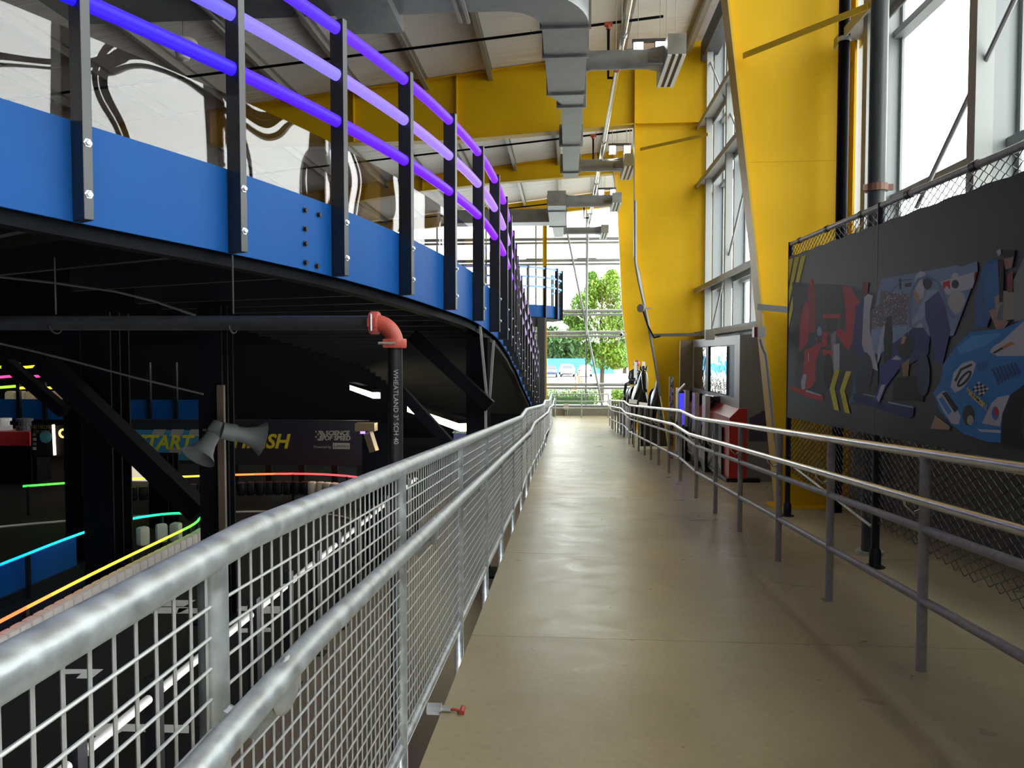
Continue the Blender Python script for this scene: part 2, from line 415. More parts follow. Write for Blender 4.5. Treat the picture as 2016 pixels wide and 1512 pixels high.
# ------------------------------------------------------------------ yellow portal frames
def frame(D, prof, xo, raft, label, zbase):
    """prof: inner edge of the column (x,z rel) from the knee down; raft: (x, ztop, zbot) going left"""
    t = thing('portal_frame', ((prof[-1][0] + xo) / 2, D, zbase), label, 'steel frame')
    ztop = zr(xo)
    inner = [(x, zrel(z)) for x, z in prof]; inner[-1] = (inner[-1][0], zbase)
    kz = inner[0][1]; kx = inner[0][0]
    poly = [(kx, D - 0.008, zr(kx) - 0.02)] + [(x, D - 0.008, z) for x, z in inner] + [(xo, D - 0.008, zbase), (xo, D - 0.008, ztop - 0.02)]
    # one plate per welded height so that the seams are real
    cuts = [zbase, zrel(-0.4), zrel(2.35), zrel(5.5), ztop]
    def ix(z):
        if z >= kz: return kx
        for (x0, z0), (x1, z1) in zip(inner[:-1], inner[1:]):
            if z1 <= z <= z0: return x0 + (x1 - x0) * (z0 - z) / (z0 - z1)
        return inner[-1][0]
    for za, zb in zip(cuts[:-1], cuts[1:]):
        zs_ = [za + 0.002] + sorted(z for x, z in inner if za < z < zb) + [zb - 0.002]
        zt = [zs_[-1]]
        pl = [(ix(z) + 0.0, D - 0.008, z) for z in zs_] + [(xo, D - 0.008, z) for z in reversed(zs_)]
        if zb == ztop: pl[len(zs_) - 1] = (kx, D - 0.008, zr(kx) - 0.02)
        MB().prism(pl, (0, 0.016, 0)).build('web_plate', M['yellow'], t)
        if zb != ztop: MB().span((ix(zb) + .01, D - .004, zb - .012), (xo, D + .006, zb + .012)).build('weld_seam', M['yellow'], t)
    rows = []
    fl = [(kx, zr(kx) - 0.02)] + inner
    for x, z in fl: rows.append([V(x, D - 0.15, z), V(x, D + 0.15, z), V(x - 0.025, D + 0.15, z), V(x - 0.025, D - 0.15, z)])
    MB().strip(rows, True).build('inner_flange', M['yellow_flange'], t)
    MB().span((xo, D - 0.15, zbase), (xo + 0.025, D + 0.15, ztop)).build('outer_flange', M['yellow'], t)
    MB().span((kx - 0.02, D - 0.16, kz - 0.02), (xo, D + 0.16, kz)).build('stiffener', M['yellow'], t)
    MB().span((inner[-1][0] - 0.12, D - 0.2, zbase), (xo, D + 0.2, zbase + 0.025)).build('base_plate', M['yellow'], t)
    r = [(kx, None, zrel(raft[0][1]))]
    top, bot = [], []
    for x, zb in raft: top.append((x, zr(x) - 0.03)); bot.append((x, zrel(zb)))
    for i in range(len(raft) - 1):
        pl = [(top[i][0] - .002, D - .008, top[i][1]), (top[i + 1][0] + .002, D - .008, top[i + 1][1]), (bot[i + 1][0] + .002, D - .008, bot[i + 1][1]), (bot[i][0] - .002, D - .008, bot[i][1])]
        MB().prism(pl, (0, .016, 0)).build('rafter_web', M['yellow'], t)
        MB().bar((bot[i][0], D, bot[i][1]), (bot[i + 1][0], D, bot[i + 1][1]), 0.3, 0.025).build('rafter_flange', M['yellow_flange'], t)
        MB().bar((top[i][0], D, top[i][1]), (top[i + 1][0], D, top[i + 1][1]), 0.3, 0.025).build('rafter_flange', M['yellow'], t)
        MB().span((bot[i + 1][0] - .01, D - .14, bot[i + 1][1]), (bot[i + 1][0] + .01, D + .14, top[i + 1][1])).build('stiffener', M['yellow'], t)
    return t
raft2 = [(1.66, 5.62), (-2.7, 5.33), (-5.3, 5.32), (-9.0, 5.35), (-13, 5.0), (-29.8, 5.0)]
raft3 = [(1.75, 6.62), (-2.7, 6.35), (-5.3, 6.1), (-9.0, 5.6), (-13, 5.1), (-29.8, 5.1)]
f1 = frame(D1, [(1.70, 5.9), (1.93, 4.3), (2.28, 1.47), (2.65, -1.86)], 3.40, raft2, 'nearest yellow tapered steel frame standing behind the race banner', zf(D1))
f2 = frame(D2, [(1.68, 5.64), (1.70, 2.45), (1.83, 2.05), (2.49, -1.72), (2.58, -2.35)], 3.46, raft2, 'yellow tapered frame behind the kiosk with deep rafter across the hall', zf(D2))
f3 = frame(D3, [(1.75, 6.62), (1.91, 5.38), (2.08, 1.86), (2.37, -0.76), (2.60, -2.75)], 3.46, raft3, 'farthest yellow tapered frame beside the end window', zf(D3))
t = thing('eave_beam', (0, 34.1, zr(0) - 0.75), 'yellow beam over the far end window', 'beam')
MB().prism([(XE1, 34.05, zr(XE1) - .02), (-13, 34.05, zr(-13) - .02), (-13, 34.05, zr(-13) - .55), (XE1, 34.05, zr(XE1) - .75)], (0, .02, 0)).build('web_plate', M['yellow'], t)
MB().bar((XE1, 34.06, zr(XE1) - .76), (-13, 34.06, zr(-13) - .56), .25, .025).build('bottom_flange', M['yellow_flange'], t)
yc = atY(1072, 790, 33.9)
t = thing('wind_column', (yc.x, 33.9, 0), 'slender yellow column in front of the far window', 'column')
MB().span((yc.x - .09, 33.89, 0), (yc.x + .09, 33.91, zr(-1) - .6)).build('web_plate', M['yellow'], t)
for s in (-1, 1): MB().span((yc.x + s * .09 - .012, 33.82, 0), (yc.x + s * .09 + .012, 33.98, zr(-1) - .6)).build('flange', M['yellow_flange'], t)
# flange braces (yellow angles from the column flange to the girts)
def angle(name, a, b, parent, m):
    q = MB(); q.bar(a, b, 0.07, 0.008); off = (V(*b) - V(*a)).cross(V(0, 0, 1)).normalized() * 0.035
    q.bar(V(*a) + off + V(0, 0, -.035), V(*b) + off + V(0, 0, -.035), 0.008, 0.07); return q.build(name, m, parent)
angle('flange_brace', atY(1466, 106, D1 - .1), atX(1712, 8, 3.16), f1, M['yellow_flange'])
angle('flange_brace', atY(1262, 292, D2 - .1), atX(1396, 262, 3.2), f2, M['yellow_flange'])
angle('flange_brace', (2.33, D1 - .1, zrel(.62)), (3.16, D1 - .45, zrel(.5)), f1, M['girt'])
angle('flange_brace', (2.06, D2 - .1, zrel(.52)), (3.16, D2 - 0.9, zrel(.52)), f2, M['girt'])
t = thing('eave_strut', (3.5, 10, zr(3.2) - .55), 'dark eave beam along the top of the right windows', 'beam')
for ya, yb in ((-20, D1 - .17), (D1 + .17, D2 - .17), (D2 + .17, D3 - .17), (D3 + .17, 34.0)): MB().span((3.22, ya, zr(3.2) - .55), (3.55, yb, zr(3.2) - .12)).build('beam_section', M['darkgrey'], t)
# ------------------------------------------------------------------ railings
def path(x, h, y0, y1):
    ys = [y0] + [p for p in PY if y0 < p < y1] + [y1]
    return [V(x, y, zf(y) + h) for y in ys]
def sub(a, b, step): 
    n = max(1, round((b - a) / step)); return [a + (b - a) * i / n for i in range(n + 1)]
XL = -0.60
rl = thing('mesh_railing', (XL, 12, 0), 'galvanised railing with wire mesh infill along the left edge of the ramp', 'railing')
posts_l = [-0.28, 1.21, 2.63, 4.12, 5.50, 6.85, 8.38, 9.97, 11.35, 12.85, 14.35, 15.85, 17.3, 18.8, 20.3, 22.1, 23.6, 25.1, 26.6, 28.0, 29.5, 31.0, 32.4]
MB().tube(path(XL, 1.07, -1.2, 32.9), 0.030, 16).build('top_rail', M['galv'], rl, smooth=True)
MB().tube(path(XL, 0.045, -1.2, 32.6), 0.021, 10).build('bottom_rail', M['galv'], rl, smooth=True)
XH = -0.475
MB().tube(path(XH, 0.87, -1.2, 32.6), 0.0235, 14).build('handrail', M['galv'], rl, smooth=True)
pm = MB().tube([(0, 0, -0.30), (0, 0, 1.07)], 0.0255, 14).build('post', M['galv'], rl, smooth=True, origin=V(0, 0, 0))
pm.location = V(XL, posts_l[0], zf(posts_l[0])) - WLOC[rl.name]
bk = MB(); bk.tube([(0, 0, 0), (0.07, 0, -0.03), (0.115, 0, 0.02), (0.125, 0, 0.05)], [0.02, 0.018, 0.016, 0.016], 8)
bk.ball((0.125, 0, 0.048), (.017, .055, .048), 12, 9)
bk = bk.build('rail_bracket', M['galv'], rl, smooth=True, origin=V(0, 0, 0)); bk.location = V(XL, posts_l[0], zf(posts_l[0]) + .80) - WLOC[rl.name]
for y in posts_l[1:]:
    inst(pm, 'post', (XL, y, zf(y)), 0, rl)
    inst(bk, 'rail_bracket', (XL, y, zf(y) + 0.80), 0, rl)
for a, b in zip([-1.2] + posts_l[:-1], posts_l):
    m = MB(); y = a + 0.05
    while y < b - 0.02:
        z0 = zf(y); m.tube([(XL, y, z0 + 0.05), (XL, y, z0 + 1.035), (XL + .004, y + .003, z0 + 1.06)], 0.0030, 6, False); y += 0.0505
    z = 0.095
    while z < 1.03:
        m.tube([(XL + 0.006, y, zf(y) + z) for y in sub(a, b, 3)], 0.0030, 6, False); z += 0.0525
    m.build('mesh_panel', M['wire'], rl, smooth=True)

XR = 1.745
rr = thing('pipe_railing', (XR, 16, 0), 'grey pipe railing with bright handrail along the right side of the ramp', 'railing')
posts_r = [-0.1, 1.15, 2.45, 3.71, 4.98, 6.15, 7.49, 8.70, 9.97, 11.35, 12.61, 13.97, 15.2, 16.4, 17.7, 18.95, 20.3, 22.1, 23.4, 24.7, 26, 27.2, 28.0, 29.2]
pr = MB().tube([(0, 0, 0), (0, 0, 1.07)], 0.0245, 14).build('post', M['pipe_grey'], rr, smooth=True, origin=V(0, 0, 0)); pr.location = V(XR, posts_r[0], zf(posts_r[0])) - WLOC[rr.name]
bkr = MB().tube([(0, 0, 0), (-0.05, 0, -0.02), (-0.09, 0, 0.02), (-0.095, 0, 0.05)], 0.009, 8).build('rail_bracket', M['steel'], rr, smooth=True, origin=V(0, 0, 0)); bkr.location = V(XR, posts_r[0], zf(posts_r[0]) + .80) - WLOC[rr.name]
for y in posts_r[1:]:
    inst(pr, 'post', (XR, y, zf(y)), 0, rr); inst(bkr, 'rail_bracket', (XR, y, zf(y) + .80), 0, rr)
MB().tube(path(XR, 1.07, -1.2, 29.2), 0.0255, 14).build('top_rail', M['steel'], rr, smooth=True)
MB().tube(path(XR, 0.70, -1.2, 29.2), 0.022, 12).build('middle_rail', M['pipe_grey'], rr, smooth=True)
MB().tube(path(XR, 0.35, -1.2, 29.2), 0.022, 12).build('lower_rail', M['pipe_grey'], rr, smooth=True)
MB().tube(path(XR - 0.095, 0.86, -1.2, 29.0), 0.0225, 14).build('handrail', M['steel'], rr, smooth=True)
re_ = thing('end_railing', (0.7, 33.0, 0), 'low galvanised railing across the far end of the ramp', 'railing')
for x in (-0.45, 0.72, 1.9): MB().tube([(x, 33.0, 0), (x, 33.0, 1.05)], 0.03, 10).build('post', M['galv'], re_, smooth=True)
for h in (1.05, 0.72, 0.42): MB().tube([(-0.6, 33.0, h), (1.9, 33.0, h)], 0.027, 10).build('rail', M['galv'], re_, smooth=True)
MB().tube([(1.9, 33, 1.05), (1.9, 30, 1.05)], 0.027, 10).build('rail', M['galv'], re_, smooth=True)
t = thing('junction_box', (0.05, 34.05, 0), 'small white electrical box on the far sill wall', 'electrical box')
MB().span((-.08, 34.0, .28), (.16, 34.13, .52)).build('enclosure', M['offwhite'], t); MB().tube([(0, 34.08, 0), (0, 34.08, .3)], .025, 8).build('conduit', M['galv'], t); MB().tube([(.08, 34.08, 0), (.08, 34.08, .3)], .025, 8).build('conduit', M['galv'], t)

# hand valve poking out under the mesh railing
c = V(-0.54, 3.05, zf(3.05) + 0.03)
t = thing('hand_valve', c, 'small valve with crank handle at the left edge of the ramp', 'valve')
MB().lathe(c + V(-.04, 0, -.02), (1, 0, 0), [(0, 0), (0, .025), (.06, .025), (.06, .015), (.10, .015), (.10, 0)], 8).build('body', M['bolt'], t)
MB().tube([c + V(.04, 0, -.02), c + V(.08, -.01, -.015), c + V(.11, -.01, -.02)], .006, 6).build('stem', M['red_paint'], t); MB().lathe(c + V(.11, -.03, -.02), (0, 1, 0), [(0, 0), (0, .012), (.05, .012), (.05, 0)], 8).build('handle', M['red_paint'], t)

# ------------------------------------------------------------------ chain link fence and race banner
def fx(y): return 2.52 - 0.0275 * (8.55 - y)
def ftop(y): return ZC + 1.245 - (8.55 - y) * 0.032
FY0, FY1 = 1.2, 8.55
ft = thing('chain_link_fence', (fx(5), 5, zf(5)), 'black chain link fence carrying the race banner behind the right railing', 'fence')
for y in (1.4, 5.99, 8.55):
    MB().tube([(fx(y), y, zf(y)), (fx(y), y, ftop(y) + .02)], 0.03, 12).build('post', M['black'], ft, smooth=True)
    q = MB(); q.lathe((fx(y), y, zf(y) + .0), (0, 0, 1), [(0, 0), (0, .075), (.012, .075), (.012, .045), (.13, .045), (.16, .032)], 12); q.build('post_foot', M['black'], ft, smooth=True)
MB().tube([(fx(FY1), FY1, ftop(FY1)), (fx(FY0), FY0, ftop(FY0))], 0.024, 10).build('top_rail', M['pipe_grey'], ft, smooth=True)
for i in range(8):
    y = FY1 - .35 - i * .9; MB().tube([(fx(y), y - .03, ftop(y)), (fx(y), y + .03, ftop(y))], .032, 10).build('rail_clamp', M['black'], ft, smooth=True)
MB().tube([(fx(8.5) - .02, 8.45, zf(8.5) + .62), (fx(6) - .02, 6.02, zf(6) + .32)], 0.012, 8).build('truss_rod', M['galv'], ft, smooth=True)
chain = MB(); pitch = 0.056; y = FY0
zb0 = 0.42
cols_ = int((FY1 - FY0) / pitch)
for i in range(cols_):
    ya = FY0 + i * pitch; z1 = ftop(ya) - 0.02; z0 = zf(ya) + .50 - .062 * (8.5 - ya)
    pts = []; k = 0; z = z1
    while z > z0:
        yy = ya + (pitch if (k + i) % 2 else 0) * 0.99
        pts.append(V(fx(yy) + (0.002 if ((k + i) % 2) else -0.002), yy, z)); z -= pitch * 0.55; k += 1
    # skip the stretch hidden behind the banner cloth only in the middle rows where nothing shows
    chain.tube(pts, 0.0034, 5, False)
chain.build('chain_mesh', M['black'], ft, kind='stuff')
BAN = thing('race_banner', (fx(5) - .03, 5, ftop(5) - 1.9), 'black fabric banner printed with pit stop and blue race car', 'banner')
def onb(px, py, off=0.0):
    r = ray(px, py)
    # plane x = fx(y) - 0.03 - off
    t = (2.52 - 0.0275 * 8.55 - 0.03 - off) / (r.x - 0.0275 * r.y)
    return V(r.x * t, r.y * t, ZC + r.z * t)
def banner_top(y): return ftop(y) - 0.145
def banner_bot(y): return ZC - 0.70 + 0.03 * (8.55 - y)
rows = []
for i in range(61):
    y = FY1 - .05 - i * (FY1 - .05 - FY0 - .1) / 60
    wv = 0.006 * math.sin(i * 1.7) ; x = fx(y) - 0.026
    rows.append([V(x - .002, y, banner_top(y) + wv), V(x - .002, y, banner_bot(y)), V(x + .002, y, banner_bot(y)), V(x + .002, y, banner_top(y) + wv)])
M['banner'] = mat('banner_fabric', (0.014, 0.015, 0.018), 0.6, var=0.1, scale=5, spec=0.3)
bb = MB().strip(rows, True); bb.build('cloth', M['banner'], BAN)
PC = {}
def pc(c):
    if c not in PC: PC[c] = mat('banner_ink', tuple(min(1, v * 1.15) for v in c), 0.65, spec=0.2)
    return PC[c]
pr_mats, pr_b, lay = [], MB(), [0]
def shape(c, pts, up=1):
    m = pc(c)
    if m not in pr_mats: pr_mats.append(m)
    pr_b.mat(pr_mats.index(m)); lay[0] += up
    off = 0.0015 + lay[0] * 0.00003
    pr_b.poly([onb(1500 + x / 3.023, 400 + y / 3.023, off) for x, y in pts])
def ell(cx, cy, rx, ry, n=14, rot=0.0):
    return [(cx + rx * math.cos(a) * math.cos(rot) - ry * math.sin(a) * math.sin(rot), cy + rx * math.cos(a) * math.sin(rot) + ry * math.sin(a) * math.cos(rot)) for a in [2 * math.pi * i / n for i in range(n)]]
def thick(pts, w):
    L, R = [], []
    for i, p in enumerate(pts):
        a = pts[max(0, i - 1)]; b = pts[min(len(pts) - 1, i + 1)]; dx, dy = b[0] - a[0], b[1] - a[1]; n = math.hypot(dx, dy) or 1
        L.append((p[0] - dy / n * w, p[1] + dx / n * w)); R.append((p[0] + dy / n * w, p[1] - dx / n * w))
    return L + R[::-1]
YL = (0.60, 0.55, 0.03); RD = (0.42, 0.02, 0.03); RD2 = (0.22, 0.015, 0.02); NV = (0.02, 0.028, 0.13); BL = (0.015, 0.15, 0.42); BK = (0.006, 0.006, 0.008)
WH = (0.42, 0.42, 0.45); SK = (0.17, 0.23, 0.36); CR = (0.12, 0.10, 0.12); TN = (0.36, 0.24, 0.14); GY = (0.20, 0.20, 0.20); LB = (0.20, 0.30, 0.42); KH = (0.25, 0.22, 0.18); DG = (0.03, 0.032, 0.038)
# slanted stripes at the far edge
shape(YL, [(232, 318), (262, 310), (200, 560), (160, 745), (160, 660), (190, 520)]); shape(YL, [(194, 322), (224, 316), (160, 600), (160, 520)]); shape(YL, [(160, 335), (186, 326), (160, 470)])
# left: red pit crew and red single seater
shape(DG, [(180, 470), (480, 490), (690, 540), (690, 1150), (200, 1130)])
shape(RD2, [(280, 460), (300, 455), (320, 530), (318, 770), (268, 780), (270, 540)]); shape(RD, ell(291, 470, 12, 20)); shape(RD, [(235, 660), (262, 575), (282, 640), (272, 830), (222, 890), (226, 740)])
shape(GY, [(410, 780), (440, 760), (440, 1000), (420, 1010)])
shape(RD, [(362, 660), (466, 660), (466, 684), (364, 688)]); shape(BK, [(380, 688), (450, 686), (445, 760), (385, 760)])
shape(RD, [(318, 800), (390, 760), (412, 800), (412, 850), (330, 862)]); shape(BK, ell(398, 812, 13, 36)); shape(LB, ell(342, 765, 14, 32)); shape(BK, [(325, 790), (360, 790), (355, 835), (328, 835)])
shape(RD, [(255, 880), (318, 845), (350, 855), (318, 950), (318, 1060), (290, 1100), (235, 1112), (245, 990)])
shape(RD, [(360, 870), (430, 880), (415, 910), (365, 905)]); shape(WH, [(425, 840), (462, 835), (462, 985), (428, 1000)])
shape(BK, ell(395, 1000, 30, 105)); shape(BK, ell(232, 920, 22, 40)); shape(WH, [(232, 1065), (245, 1020), (266, 1015), (255, 1108), (236, 1110)])
shape(RD, [(163, 1085), (240, 1108), (365, 1140), (365, 1178), (270, 1155), (163, 1105)]); shape(WH, [(262, 1110), (352, 1140), (352, 1150), (262, 1122)])
# centre: crew in red and crew in navy and white
shape(RD, [(480, 490), (530, 500), (560, 560), (582, 590), (550, 720), (545, 800), (520, 880), (490, 850), (438, 775), (452, 740), (500, 770), (495, 600)]); shape(RD2, [(600, 470), (635, 470), (630, 540), (605, 540)])
shape(NV, [(560, 610), (608, 560), (602, 840), (640, 920), (560, 900), (540, 830)])
shape(SK, [(715, 450), (1000, 400), (1150, 370), (1190, 378), (1280, 345), (1285, 405), (1140, 790), (900, 800), (650, 745), (690, 520)])
shape(CR, [(706, 520), (880, 545), (860, 720), (650, 742), (650, 640), (700, 600)])
random.seed(3)
for i in range(260):
    x = random.uniform(655, 870); y = random.uniform(530 if x > 710 else 640, 738)
    shape(random.choice([WH, RD2, GY, NV, (0.3, 0.26, 0.24), (0.10, 0.14, 0.22)]), [(x, y), (x + 6, y - 1), (x + 6, y + 7), (x, y + 8)], .02)
shape(LB, [(650, 752), (862, 730), (862, 830), (700, 905), (650, 880)]); shape(NV, [(700, 900), (900, 740), (960, 740), (1000, 800), (990, 900), (800, 1000)])
shape(WH, [(608, 560), (632, 540), (660, 550), (644, 640), (642, 760), (662, 850), (692, 1000), (660, 985), (612, 892), (595, 840)]); shape(WH, [(700, 800), (722, 725), (738, 735), (712, 860), (700, 930), (686, 960), (690, 860)])
shape(BK, [(740, 680), (770, 670), (780, 800), (770, 930), (730, 960), (725, 800)])
shape(WH, [(1060, 468), (1282, 405), (1255, 505), (1100, 545)]); shape(RD, [(1075, 472), (1118, 460), (1122, 518), (1098, 490), (1080, 520)]); shape(RD2, [(1265, 412), (1285, 405), (1262, 470)])
shape(WH, ell(1150, 435, 20, 22)); shape(BK, ell(1150, 482, 22, 26)); shape((0.36, 0.35, 0.33), [(1112, 560), (1130, 520), (1170, 510), (1205, 545), (1212, 580), (1178, 650), (1150, 660), (1118, 620), (1105, 600)])
shape(BK, [(815, 452), (828, 448), (830, 512), (818, 514)]); shape(DG, [(850, 480), (890, 470), (890, 495), (852, 500)]); shape((0.05, 0.09, 0.17), thick([(770, 530), (830, 460), (900, 452)], 3))
shape(WH, [(905, 500), (915, 430), (940, 405), (968, 410), (980, 440), (960, 560), (930, 580)]); shape(TN, [(905, 500), (940, 560), (930, 610), (905, 560)]); shape(BK, ell(985, 470, 28, 44))
shape((0.28, 0.32, 0.42), [(985, 520), (1040, 515), (1055, 530), (975, 600), (965, 680), (900, 720), (870, 775), (875, 720), (925, 650)])
shape((0.035, 0.04, 0.17), [(970, 590), (1050, 522), (1090, 600), (1122, 760), (1075, 960), (1030, 945), (1000, 770), (975, 690)])
shape((0.10, 0.16, 0.27), thick([(885, 740), (880, 620), (895, 520), (930, 455), (985, 435), (1050, 470), (1085, 560), (1110, 640), (1150, 690)], 9))
shape(WH, [(915, 742), (935, 715), (955, 715), (960, 740)])
shape(TN, [(838, 780), (862, 800), (868, 850), (840, 870), (828, 830)]); shape(BK, ell(880, 830, 30, 40)); shape(BK, [(800, 860), (850, 830), (900, 880), (840, 930)])
shape((0.03, 0.04, 0.22), [(700, 980), (800, 890), (845, 935), (800, 1010), (740, 1090), (695, 1195), (665, 1165), (705, 1060)]); shape(WH, [(770, 930), (800, 905), (830, 925), (820, 935)]); shape(WH, [(682, 1160), (710, 1080), (735, 1080), (695, 1185)])
shape((0.25, 0.17, 0.08), [(830, 960), (880, 920), (870, 1030), (840, 1030)]); shape(BK, [(780, 1040), (960, 1030), (960, 1180), (780, 1180)]); shape((0.02, 0.03, 0.055), ell(612, 1000, 48, 115)); shape((0.03, 0.05, 0.09), ell(960, 1020, 40, 130))
shape((0.05, 0.10, 0.16), [(545, 990), (565, 985), (560, 1180), (515, 1195), (540, 1110)]); shape((0.018, 0.022, 0.11), [(545, 1130), (700, 1190), (905, 1215), (900, 1270), (870, 1282), (680, 1218), (545, 1172)]); shape(LB, [(605, 1133), (680, 1148), (680, 1156), (605, 1140)]); shape(LB, [(750, 1180), (905, 1212), (905, 1220), (750, 1190)])
# yellow chevrons
shape(YL, [(435, 988), (465, 990), (432, 1102), (460, 1234), (430, 1230), (402, 1105)]); shape(YL, [(500, 1000), (533, 1000), (492, 1116), (525, 1254), (492, 1246), (464, 1115)])
# right: blue race car with two men
shape((0.03, 0.10, 0.24), [(1265, 740), (1270, 560), (1310, 380), (1350, 330), (1405, 335), (1412, 540), (1370, 640), (1340, 740)]); shape((0.03, 0.13, 0.33), [(1330, 400), (1400, 340), (1412, 520), (1395, 620), (1345, 640), (1330, 560)])
shape(KH, [(1385, 560), (1440, 520), (1500, 530), (1500, 690), (1440, 700), (1390, 650)]); shape(BK, [(1410, 330), (1440, 350), (1435, 590), (1412, 590)]); shape((0.20, 0.05, 0.05), [(1458, 430), (1492, 400), (1492, 525), (1462, 532)])
shape((0.26, 0.15, 0.11), [(1435, 320), (1502, 310), (1488, 385), (1450, 395)]); shape(BK, [(1430, 290), (1500, 280), (1505, 318), (1440, 330)]); shape(WH, [(1395, 285), (1418, 272), (1425, 300), (1405, 318)])
shape((0.21, 0.20, 0.20), [(1496, 460), (1560, 320), (1720, 250), (1800, 330), (1820, 640), (1700, 680), (1500, 705)])
shape((0.30, 0.18, 0.14), [(1348, 640), (1382, 622), (1418, 690), (1470, 705), (1440, 745), (1395, 750)]); shape((0.12, 0.14, 0.15), [(1395, 690), (1420, 600), (1440, 600), (1430, 700)])
shape(TN, [(1003, 1342), (1030, 1262), (1120, 1330), (1115, 1350)])
CB = (0.02, 0.17, 0.42)
shape(CB, [(1020, 1130), (1062, 1060), (1078, 960), (1150, 850), (1250, 765), (1440, 745), (1560, 690), (1760, 640), (2000, 560), (2500, 520), (2500, 1640), (1960, 1560), (1860, 1200), (1700, 1060), (1560, 1080), (1480, 1140), (1430, 1260), (1420, 1425), (1340, 1420), (1200, 1372), (1130, 1320), (1055, 1230)])
shape((0.05, 0.26, 0.54), [(1160, 860), (1250, 790), (1430, 770), (1330, 850), (1180, 900)]); shape((0.012, 0.10, 0.28), [(1275, 960), (1360, 930), (1330, 985), (1290, 1000)])
for i in range(7): shape((0.008, 0.06, 0.18), [(1365 + i * 22, 985 - i * 6), (1378 + i * 22, 980 - i * 6), (1420 + i * 20, 1060 - i * 9), (1408 + i * 20, 1085 - i * 9)])
shape(WH, [(1355, 885), (1375, 855), (1430, 820), (1560, 700), (1760, 640), (1760, 905), (1400, 910)]); shape((0.42, 0.16, 0.04), [(1420, 860), (1480, 825), (1508, 835), (1440, 868)]); shape(BK, [(1372, 890), (1425, 858), (1440, 866), (1385, 896)])
shape(WH, [(1036, 1152), (1075, 1118), (1100, 1120), (1185, 1270), (1172, 1318), (1130, 1312), (1080, 1240)]); shape(BK, [(1072, 1130), (1098, 1122), (1170, 1222), (1148, 1248)]); shape((0.05, 0.2, 0.45), [(1050, 1165), (1075, 1150), (1130, 1240), (1110, 1262)])
shape(WH, [(1122, 1095), (1140, 1010), (1190, 955), (1250, 935), (1274, 955), (1255, 1020), (1200, 1100), (1150, 1130)])
shape(BK, thick([(1150, 1060), (1185, 990), (1250, 960)], 7)); shape(BK, thick([(1165, 1100), (1150, 1060)], 0.1)); shape(BK, ell(1205, 1045, 62, 24, 16, -0.86)); shape(WH, ell(1205, 1045, 46, 9, 16, -0.86))
shape(WH, [(1250, 1110), (1290, 1060), (1350, 1102), (1312, 1152)])
for i in range(5):
    for j in range(4):
        if (i + j) % 2 == 0:
            q = lambda u, v: (1250 + 40 * v + 60 * u, 1110 - 50 * v + 42 * u)
            shape(BK, [q(i / 5, j / 4), q((i + 1) / 5, j / 4), q((i + 1) / 5, (j + 1) / 4), q(i / 5, (j + 1) / 4)])
shape((0.5, 0.42, 0.15), [(1240, 1118), (1322, 1190), (1315, 1216), (1234, 1140)]); shape(BK, thick([(1250, 1138), (1308, 1192)], 5))
shape(DG, ell(1230, 1262, 36, 62)); shape((0.30, 0.26, 0.2), ell(1240, 1292, 20, 30))
shape(WH, [(1308, 1312), (1365, 1192), (1402, 1155), (1475, 1142), (1432, 1250), (1418, 1330)]); shape((0.05, 0.12, 0.4), ell(1390, 1250, 22, 42)); shape(RD, ell(1396, 1240, 14, 26)); shape(CB, [(1285, 1332), (1420, 1336), (1420, 1348), (1285, 1342)]); shape(WH, [(1282, 1345), (1420, 1350), (1420, 1368), (1300, 1360)])
shape(BK, [(1422, 1440), (1430, 1262), (1480, 1142), (1560, 1082), (1700, 1060), (1860, 1200), (1960, 1560), (1700, 1500)]); shape((0.02, 0.03, 0.045), ell(1650, 1310, 110, 190)); shape(GY, ell(1650, 1310, 50, 90)); shape(WH, [(1980, 700), (2500, 660), (2500, 700), (1980, 740)]); shape((0.05, 0.07, 0.09), [(2000, 555), (2120, 380), (2500, 330), (2500, 515)])
pr_b.build('print', pr_mats, BAN, label='printed race cars, crews, stripes and chevrons')
def btext(s, cx, cy, size, m, shear=0):
    p0 = onb(1500 + cx / 3.023, 400 + cy / 3.023, 0.012)
    return text_obj('lettering', s, size, p0, (-0.0275, -1, 0), (0, 0, 1), m, BAN, shear=shear, extrude=0.0005)
btext('1', 278, 920, 0.13, pc(WH))
p0 = onb(1500 + 1279 / 3.023, 400 + 1166 / 3.023, .012); p1 = onb(1500 + 1310 / 3.023, 400 + 1194 / 3.023, .012)
text_obj('lettering', 'MARCHAL', .055, p0, (p1 - p0), (p1 - p0).cross(V(1, 0, 0)) * 1.0, pc((0.5, 0.42, 0.15)), BAN, extrude=.0005)

